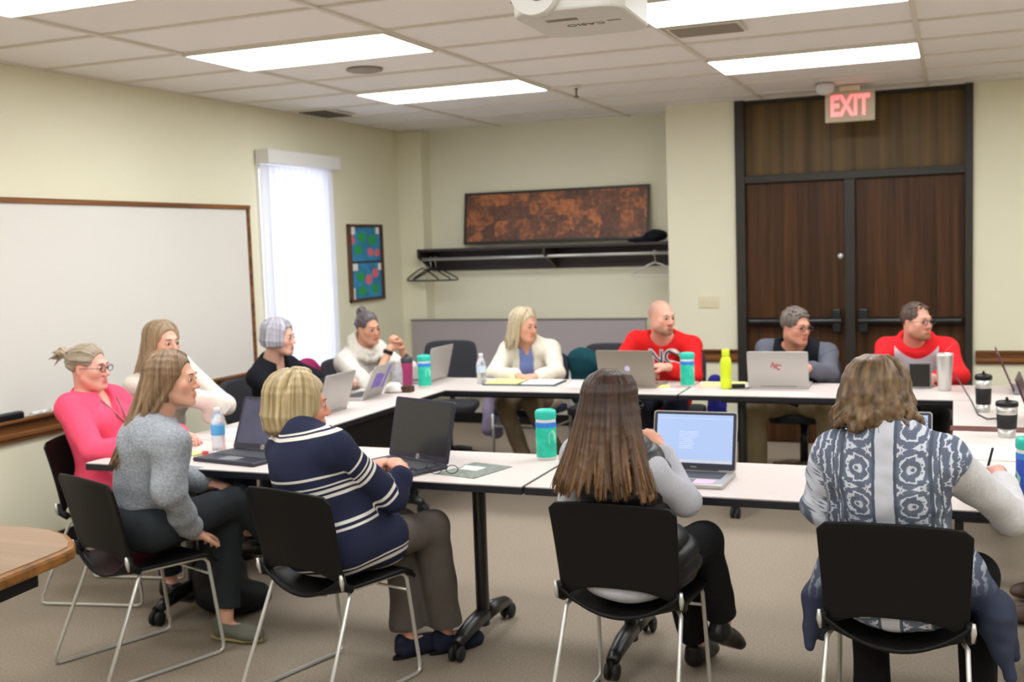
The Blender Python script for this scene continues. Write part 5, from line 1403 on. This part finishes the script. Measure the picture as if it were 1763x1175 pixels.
# --- red shirt
def P7():
    hm = hairmat('buzz_cut', srgb(150, 118, 104), srgb(178, 146, 130))
    h = at(1139, 548, Y=7.22)
    return human(dict(label='man with a shaved head and goatee in a red shirt', name_='P7', dbg=1, female=False,
        hip=(-1.90, 7.55, .555), head=tuple(h), gaze=(.80, -.60, -.05), face=(0, -1), sface=(.05, -1), g=1.05, sw=.19, shdrop=.045,
        skin=srgb(226, 170, 148), beard=(srgb(128, 98, 76), .8), brow=srgb(110, 82, 62),
        arms={'R': ((-2.16, 7.18, .785), (-1.92, 7.0, .80), (1, -.1, .1), (0, -.3, -.9), .4), 'L': (tuple(at(1192, 648, Y=7.12)), (-1.72, 6.96, .84), (-1, -.05, .15), (0, .2, -1), .45)},
        legs={'R': ((-1.96, 7.10, .55), (-1.96, 7.12, .10), (0, -1, 0)), 'L': ((-1.72, 7.10, .55), (-1.70, 7.12, .10), (0, -1, 0))},
        clothes=[dict(kind='bottom', name='jeans', mat=M['jeans'], grow=.012),
                 dict(kind='top', name='red_shirt', mat=fab('red_jersey', srgb(222, 34, 36), .2), grow=.014, sleeve=1.75, neckline='crew', wamp=.005)],
        scalp=srgb(168, 134, 118)))
r7 = P7()
# --- grey/black
def P8():
    hm = hairmat('grey_brown_hair', srgb(66, 56, 50), srgb(134, 122, 112), fx=50)
    h = at(1370, 563, Y=7.25)
    dome = None
    gm_ = mat('grey_marl_sleeve', srgb(104, 108, 120), .9, bump=.4, bscale=300, vary=.12, vscale=80)
    return human(dict(label='man with short greying hair and glasses in a black top with grey sleeves', name_='P8', dbg=1, female=False,
        hip=(-1.0, 7.54, .555), head=tuple(h), gaze=(.76, -.62, -.12), face=(0, -1), sface=(.02, -1), g=1.06, sw=.195, shdrop=.035,
        skin=srgb(214, 152, 128), brow=srgb(80, 62, 52), lg=1.1,
        arms={'R': (tuple(at(1313, 640, Y=7.2)), (-1.02, 7.0, .82), (1, -.2, .1), (0, 0, -1), .4), 'L': (tuple(at(1428, 645, Y=7.15)), (-.84, 6.98, .84), (-1, -.1, .1), (0, 0, -1), .45)},
        legs={'R': ((-1.20, 7.12, .555), (-1.22, 7.30, .10), (0, -1, 0)), 'L': ((-.74, 7.12, .555), (-.76, 7.32, .10), (0, -1, 0))},
        clothes=[dict(kind='bottom', name='trousers', mat=M['khaki'], grow=.016, flare=.02),
                 dict(kind='top', name='raglan_pullover', mat=two_tone('black_and_grey_jersey', srgb(24, 26, 32), srgb(94, 96, 106), .145, .60), grow=.016, sleeve=1.8, neckline='crew', wamp=.005)],
        glasses=M['keys'],
        hair=dict(style='short', mat=hm, grow=.010, recede=False)))
r8 = P8()
def P9():
    hm = hairmat('dark_brown_hair', srgb(56, 42, 36), srgb(100, 80, 68), fx=50)
    h = at(1578, 555, Y=7.28)
    return human(dict(label='man with a beard and glasses in a red hooded shirt with grey chest', name_='P9', dbg=1, female=False,
        hip=(-.24, 7.56, .555), head=tuple(h), gaze=(.74, -.66, .02), face=(0, -1), sface=(.05, -1), g=1.0, sw=.18, shdrop=.035,
        skin=srgb(216, 160, 138), beard=(srgb(150, 108, 76), .9), brow=srgb(80, 58, 46),
        arms={'R': ((-.44, 7.20, .79), (-.24, 6.98, .79), (1, -.3, 0), (0, 0, -1), .4), 'L': ((.03, 7.2, .78), (-.12, 6.98, .79), (-1, -.3, 0), (0, 0, -1), .4)},
        legs={'R': ((-.30, 7.12, .555), (-.30, 7.12, .10), (0, -1, 0)), 'L': ((-.10, 7.12, .555), (-.10, 7.12, .10), (0, -1, 0))},
        clothes=[dict(kind='bottom', name='trousers', mat=M['pants_blk'], grow=.012),
                 dict(kind='top', name='hoodie', mat=two_tone('red_and_grey_fleece', srgb(200, 198, 208), srgb(224, 40, 46), .13, .40), grow=.014, sleeve=1.8, neckline='hood', wamp=.005)],
        glasses=M['keys'],
        hair=dict(style='short', mat=hm, grow=.006, recede=True)))
r9 = P9()
# --- striped cardigan woman
def P10():
    hm = hairmat('golden_blond_bob', srgb(126, 106, 72), srgb(212, 190, 146), fx=60)
    h = at(518, 700, Y=3.62)
    sR = at(592, 782, Y=3.50)
    return human(dict(label='woman with a blond bob in a navy and white striped cardigan, hands clasped', name_='P10', near=True, dbg=1,
        hip=(-2.20, 3.56, .56), head=tuple(h), gaze=(.80, .60, -.05), face=(.35, .93), sface=(.42, .90), g=1.16, sw=.172, hs=1.0, armgrow=.012,
        skin=srgb(222, 158, 132), brow=srgb(120, 96, 70), lg=1.05, neck=(-2.275, 3.53, .96),
        arms={'R': ((-1.985, 3.66, .725), tuple(at(694, 812, Z=.815)), (-.70, .35, .38), (-.4, .3, -.7), .55), 'L': ((-2.36, 3.78, .78), tuple(at(632, 806, Z=.81)), (.85, .25, .2), (.2, .5, -.8), .55)},
        legs={'R': ((-1.95, 3.90, .545), (-1.945, 3.99, .09), (.6, .8, 0)), 'L': ((-2.10, 3.93, .53), (-2.07, 3.90, .09), (.5, .85, 0))},
        clothes=[dict(kind='bottom', name='trousers', mat=M['pants_grey'], grow=.012, flare=.024, frac=1.90, wamp=.006),
                 dict(kind='top', name='striped_cardigan', mat=M['striped'], grow=.020, sleeve=1.76, extra=[('e', (-2.235, 3.50, .485), (.13, .05, .04), None, .03)], neckline='crew', wamp=.006, hem=.42)],
        shoem=fab('navy_flats', srgb(34, 36, 54)), flats=True, sole=M['black'],
        hair=dict(style='bob', mat=hm, mat2=hm, n=64, r=.012, face=66, grow=.022, strands=2, seed=2, part=.5)))
r10 = P10()
# --- long brown hair, black vest
def P11():
    hm = hairmat('long_brown_hair', srgb(46, 33, 22), srgb(136, 98, 62), fx=90, tips=(.90, 1.10, (.30, .25, .25, 1)))
    h = at(1056, 702, Y=3.58)
    def fall(az, w0, rnd):
        a = math.radians(az); s_ = math.sin(a)
        return V3((.12 if s_ > 0 else .03)*s_-.035+rnd.uniform(-.03, .03), -.085-.02*rnd.random()-.06*max(0, math.cos(a)+.3), 0)
    vest = mat('black_quilted_vest', srgb(30, 30, 34), .42, bump=.2, bscale=60, spec=.5)
    gs = mat('grey_rib_sweater', srgb(186, 186, 194), .9, bump=.6, bscale=90, vary=.06, vscale=60, stretch=(6, 1, 1), spec=.15)
    return human(dict(label='woman with very long brown hair in a black quilted vest, hand raised to her face', name_='P11', near=True, dbg=1,
        hip=(-1.03, 3.65, .555), head=tuple(h), gaze=(.34, .92, -.06), face=(.12, 1), sface=(.15, 1), g=1.0, sw=.165,
        skin=srgb(222, 164, 140), brow=srgb(60, 44, 34), neck=(-1.06, 3.56, .975),
        shR=tuple(at(1116, 812, Y=3.52)), arms={'R': (tuple(at(1182, 864, Y=3.62)), tuple(at(1139, 776, Y=3.74)), (-.62, .05, .65), (-.6, .5, -.5), .75), 'L': ((-1.25, 3.62, .76), (-1.12, 3.86, .79), (.7, .5, 0), (0, 0, -1), .4)},
        legs={'R': ((-.835, 3.84, .585), (-.80, 4.0, .24), (.25, .9, -.45)), 'L': ((-.97, 3.93, .53), (-.93, 4.12, .10), (.15, 1, 0))},
        clothes=[dict(kind='bottom', name='trousers', mat=M['pants_blk'], grow=.012),
                 dict(kind='top', name='sweater', mat=gs, grow=.006, sleeve=1.9, neckline='crew', wamp=.005, hem=.12, extra=[('e', (-1.05, 3.555, .480), (.14, .055, .045), None, .03)]),
                 dict(kind='top', name='quilted_vest', narrow=True, mat=vest, grow=.020, sleeve=0, neckline='crew', quilt=.062, wamp=.003, hem=.28)],
        glasses=M['black'],
        hair=dict(style='long', mat=hm, mat2=hm, fall=fall, down=.30, n=84, r=.012, face=72, strands=4, seed=11, vox=.0048, grow=.010)))
r11 = P11()
# --- patterned shawl
def P12():
    hm = hairmat('wavy_brown_hair', srgb(58, 44, 30), srgb(138, 108, 74), fx=34, fy=14)
    h = at(1510, 690, Y=3.60)
    def fall(az, w0, rnd):
        a = math.radians(az); return V3(.025*math.sin(a)+rnd.uniform(-.02, .02), -.03*(abs(az)/180)+rnd.uniform(-.015, .015), 0)
    m = bpy.data.materials.new('damask_shawl'); m.use_nodes = True; t = NT(m); p = t.n['Principled BSDF']; p.inputs['Roughness'].default_value = .85; p.inputs['Specular IOR Level'].default_value = .2
    uv = t.add('ShaderNodeUVMap'); sx = t.add('ShaderNodeSeparateXYZ'); t.link(uv.outputs[0], sx.inputs[0])
    ab = t.add('ShaderNodeMath', operation='ABSOLUTE'); t.link(sx.outputs[0], ab.inputs[0])
    # motif rings repeating down each panel
    px = t.add('ShaderNodeMath', operation='SUBTRACT'); t.link(ab.outputs[0], px.inputs[0]); px.inputs[1].default_value = .078
    fy = t.add('ShaderNodeMath', operation='PINGPONG'); t.link(sx.outputs[1], fy.inputs[0]); fy.inputs[1].default_value = .055
    cmb = t.add('ShaderNodeCombineXYZ'); t.link(px.outputs[0], cmb.inputs[0]); t.link(fy.outputs[0], cmb.inputs[1])
    ln = t.add('ShaderNodeVectorMath', operation='LENGTH'); t.link(cmb.outputs[0], ln.inputs[0])
    nz = t.add('ShaderNodeTexNoise'); nz.inputs['Scale'].default_value = 38; nz.inputs['Detail'].default_value = 3; nz.inputs['Distortion'].default_value = 1.5
    cm2 = t.add('ShaderNodeCombineXYZ'); t.link(ab.outputs[0], cm2.inputs[0]); t.link(fy.outputs[0], cm2.inputs[1]); t.link(cm2.outputs[0], nz.inputs['Vector'])
    ml = t.add('ShaderNodeMath', operation='MULTIPLY_ADD'); t.link(ln.outputs['Value'], ml.inputs[0]); ml.inputs[1].default_value = 260
    n2 = t.add('ShaderNodeMath', operation='MULTIPLY'); t.link(nz.outputs[0], n2.inputs[0]); n2.inputs[1].default_value = 11; t.link(n2.outputs[0], ml.inputs[2])
    sn_ = t.add('ShaderNodeMath', operation='SINE'); t.link(ml.outputs[0], sn_.inputs[0])
    cr = t.add('ShaderNodeValToRGB'); t.link(sn_.outputs[0], cr.inputs[0]); e = cr.color_ramp.elements
    e[0].position = .25; e[0].color = srgb(100, 108, 126); e[1].position = .8; e[1].color = srgb(204, 208, 220)
    # stripes: centre band pale, dark borders
    st = t.add('ShaderNodeValToRGB'); st.color_ramp.interpolation = 'CONSTANT'; el = st.color_ramp.elements
    mr = t.add('ShaderNodeMapRange'); mr.inputs[1].default_value = 0; mr.inputs[2].default_value = .25; t.link(ab.outputs[0], mr.inputs[0]); t.link(mr.outputs[0], st.inputs[0])
    el[0].position = 0; el[0].color = (1, 1, 1, 1); el[1].position = .026/.25; el[1].color = (0, 0, 0, 1)
    mx = t.add('ShaderNodeMix', data_type='RGBA'); t.link(st.outputs[0], mx.inputs['Factor']); t.link(cr.outputs[0], mx.inputs['A']); mx.inputs['B'].default_value = srgb(196, 198, 208)
    sb_ = t.add('ShaderNodeValToRGB'); sb_.color_ramp.interpolation = 'CONSTANT'; el = sb_.color_ramp.elements; t.link(mr.outputs[0], sb_.inputs[0])
    el[0].position = 0; el[0].color = (0, 0, 0, 1)
    el[1].position = .027/.25; el[1].color = (1, 1, 1, 1)
    for pos, v in ((.036, 0), (.122, 1), (.132, 0), (.150, 1), (.154, 0)): q = el.new(pos/.25); q.color = (v, v, v, 1)
    mx2 = t.add('ShaderNodeMix', data_type='RGBA'); t.link(sb_.outputs[0], mx2.inputs['Factor']); t.link(mx.outputs['Result'], mx2.inputs['A']); mx2.inputs['B'].default_value = srgb(84, 92, 106)
    # dark hem
    hm_ = t.add('ShaderNodeMapRange'); hm_.inputs[1].default_value = -.02; hm_.inputs[2].default_value = .10; t.link(sx.outputs[1], hm_.inputs[0])
    cen = t.add('ShaderNodeMath', operation='LESS_THAN'); t.link(ab.outputs[0], cen.inputs[0]); cen.inputs[1].default_value = .155
    mxx = t.add('ShaderNodeMath', operation='MAXIMUM'); t.link(hm_.outputs[0], mxx.inputs[0]); t.link(cen.outputs[0], mxx.inputs[1])
    mx3 = t.add('ShaderNodeMix', data_type='RGBA'); t.link(mxx.outputs[0], mx3.inputs['Factor']); mx3.inputs['A'].default_value = srgb(50, 56, 74); t.link(mx2.outputs['Result'], mx3.inputs['B'])
    t.link(mx3.outputs['Result'], p.inputs['Base Color'])
    gs = fab('pale_grey_sweater', srgb(200, 198, 200), .5, 160, .06, 60)
    hp_ = (-.165, 3.63, .56)
    ex_ = [('c', (-.34, 3.66, .64), (-.415, 3.58, .50), .05, .035, .05), ('c', (-.415, 3.58, .50), (-.43, 3.52, .35), .035, .015, .04), ('c', (-.40, 3.60, .50), (-.39, 3.57, .38), .035, .02, .04), ('c', (.02, 3.68, .62), (.12, 3.62, .46), .06, .05, .05), ('c', (.12, 3.62, .46), (.155, 3.58, .30), .05, .02, .04), ('c', (.13, 3.68, .48), (.17, 3.66, .34), .05, .02, .04), ('e', (-.165, 3.515, .480), (.15, .055, .045), None, .03)]
    return human(dict(label='woman with wavy chin-length brown hair in a blue-grey patterned shawl, writing', name_='P12', near=True, dbg=1, keepx=False,
        hip=hp_, head=tuple(h), gaze=(.22, .96, -.16), face=(.05, 1), sface=(.10, 1), g=1.08, sw=.155, hs=1.02, shdrop=.05,
        skin=srgb(222, 164, 144), brow=srgb(90, 70, 56), neck=(-.185, 3.52, 1.02), lg=1.0,
        arms={'R': ((.165, 3.73, .765), (.14, 4.06, .835), (-.08, 1, -.12), (-.3, 0, -1), .5), 'L': ((-.39, 3.62, .80), (-.34, 3.88, .79), (.3, 1, 0), (0, 0, -1), .4)},
        legs={'R': ((.07, 3.82, .54), (.07, 3.68, .10), (.1, 1, 0)), 'L': ((-.27, 3.84, .54), (-.25, 3.66, .10), (0, 1, 0))},
        clothes=[dict(kind='bottom', name='trousers', mat=M['pants_blk'], grow=.010),
                 dict(kind='top', name='sweater', mat=gs, grow=.012, sleeve=1.66, cuff=.006, neckline='crew', wamp=.006, hem=.12),
                 dict(kind='top', name='patterned_shawl', mat=m, grow=.028, sleeve=1.35, sides='L', neckline='crew', wamp=.006, hem=.15, extra=ex_, wf=6)],
        hair=dict(style='wavy', mat=hm, mat2=hm, fall=fall, down=.125, n=70, r=.0135, face=66, wave=.017, wf=11, strands=2, seed=21, grow=.012)))
r12 = P12()
pen = MB().tube([(.095, 4.215, .7465), (.105, 4.205, .80), (.125, 4.185, .895)], .0045, 8).build('pen', M['black']); tagobj(pen, 'black pen held in the writing hand at right', 'pen')
# --- person at the right edge: legs under the table
human(dict(label='person cut off by the right edge, only tan trouser legs and brown shoes showing', name_='P13', dbg=1, female=False,
    hip=(1.04, 5.0, .555), head=(.90, 5.0, 1.18), gaze=(-1, -.3, 0), face=(-1, 0), g=1.0,
    arms={'R': ((.72, 5.28, .80), (.5, 5.12, .80)), 'L': ((.72, 4.72, .80), (.5, 4.86, .80))},
    legs={'R': ((.60, 5.12, .55), (.42, 5.30, .12), (-1, .0, -.1)), 'L': ((.60, 4.92, .55), (.40, 4.98, .10), (-1, .05, 0))},
    clothes=[dict(kind='bottom', name='trousers', mat=M['khaki'], grow=.014, flare=.015), dict(kind='top', name='shirt', mat=fab('blue_cotton', srgb(70, 88, 130)), grow=.024, sleeve=1.8)],
    shoem=mat('brown_leather', srgb(92, 66, 56), .5), sole=M['black'],
    hair=dict(style='short', mat=M['rubber'])))

# ------------------------------------------------------------------ lettering on the red shirt
def shirt_text(r, txt, size, m_, cx, cz, Y, bold, off, sx=1., name='shirt_letters', garment='red_shirt'):
    g_ = [c for c in r['root'].children if c.name.split('.')[0] == garment][0]
    o = text_mesh(name, txt, size, m_, g_, Matrix.Translation((cx-r['root'].location.x, Y-r['root'].location.y, cz)) @ Matrix.Rotation(math.pi/2, 4, 'X'), 0, bold, sx)
    import bmesh
    b = bmesh.new(); b.from_mesh(o.data); bmesh.ops.triangulate(b, faces=b.faces); bmesh.ops.subdivide_edges(b, edges=[e for e in b.edges if e.calc_length() > .01], cuts=3, use_grid_fill=False); b.to_mesh(o.data); b.free()
    w_ = o.modifiers.new('wrap', 'SHRINKWRAP'); w_.target = g_; w_.wrap_method = 'NEAREST_SURFACEPOINT'; w_.offset = off
c7 = at(1140, 622, Y=7.2)
shirt_text(r7, 'NC', .15, M['paper'], c7.x, c7.z, 7.2, .009, .003, .95, 'white_letter_outline')
shirt_text(r7, 'NC', .15, mat('navy_letter', srgb(44, 58, 96), .8), c7.x, c7.z, 7.2, -.001, .0055, .95)
# ------------------------------------------------------------------ coats, bags
def lump(name, label, cat, prims, m_, seed=1, vox=.008, amp=.006, f=5):
    S_ = Shape()
    for q in prims: (S_.cone if q[0] == 'c' else S_.ell)(*q[1:])
    P, Q = S_.mesh(vox); N = vnormals(P, Q); P = P+N*wob(P, seed, f, amp)[:, None]
    o_ = (float(P[:, 0].mean()), float(P[:, 1].mean()), float(P[:, 2].min()))
    o = skin_obj(name, P, Q, m_, None, o_); o.location = o_; return tagobj(o, label, cat)
lump('coat', 'magenta coat over the chair back beside the cowl-neck woman', 'coat', [('e', (-4.30, 6.72, .78), (.07, .17, .13), None, .03), ('e', (-4.32, 6.70, .60), (.06, .15, .2), None, .03), ('c', (-4.26, 6.62, .85), (-4.24, 6.56, .62), .05, .04, .03)], fab('magenta_coat', srgb(150, 40, 88)), 3)
lump('coat', 'dark teal coat hung over the chair right of the white-cardigan woman', 'coat', [('e', (-2.60, 7.86, .76), (.13, .05, .12), None, .03), ('e', (-2.62, 7.88, .60), (.12, .045, .18), None, .03)], fab('teal_coat', srgb(26, 74, 84)), 5)
lump('coat', 'lavender-grey coat hanging below the white-cardigan woman beside her chair', 'coat', [('c', (-3.22, 7.50, .62), (-3.22, 7.46, .30), .035, .05, .03), ('c', (-3.20, 7.58, .60), (-3.21, 7.58, .26), .035, .05, .03)], fab('lavender_coat', srgb(160, 150, 176)), 6)
lump('coat', 'royal blue jacket hanging beside the red-shirt man under the table', 'coat', [('c', (-1.56, 7.66, .66), (-1.55, 7.64, .36), .05, .06, .03), ('c', (-1.52, 7.60, .60), (-1.50, 7.58, .34), .04, .05, .03)], fab('royal_blue_jacket', srgb(40, 44, 130)), 7)
lump('backpack', 'black bag slumped on the carpet under the near table by the grey-sweater woman', 'bag', [('e', (-3.20, 4.18, .15), (.13, .12, .15), None, .04), ('e', (-3.12, 4.12, .09), (.16, .11, .09), None, .04), ('e', (-3.05, 4.20, .07), (.10, .08, .07), None, .03)], fab('black_nylon', srgb(22, 22, 26), rough=.6), 8)
lump('winter_hat', 'black knitted hat lying on the right end of the coat shelf', 'hat', [('e', (-2.36, 9.20, 1.70), (.10, .09, .055), None, .02), ('e', (-2.50, 9.18, 1.668), (.10, .05, .022), None, .03)], fab('black_knit', srgb(22, 24, 30)), 9)
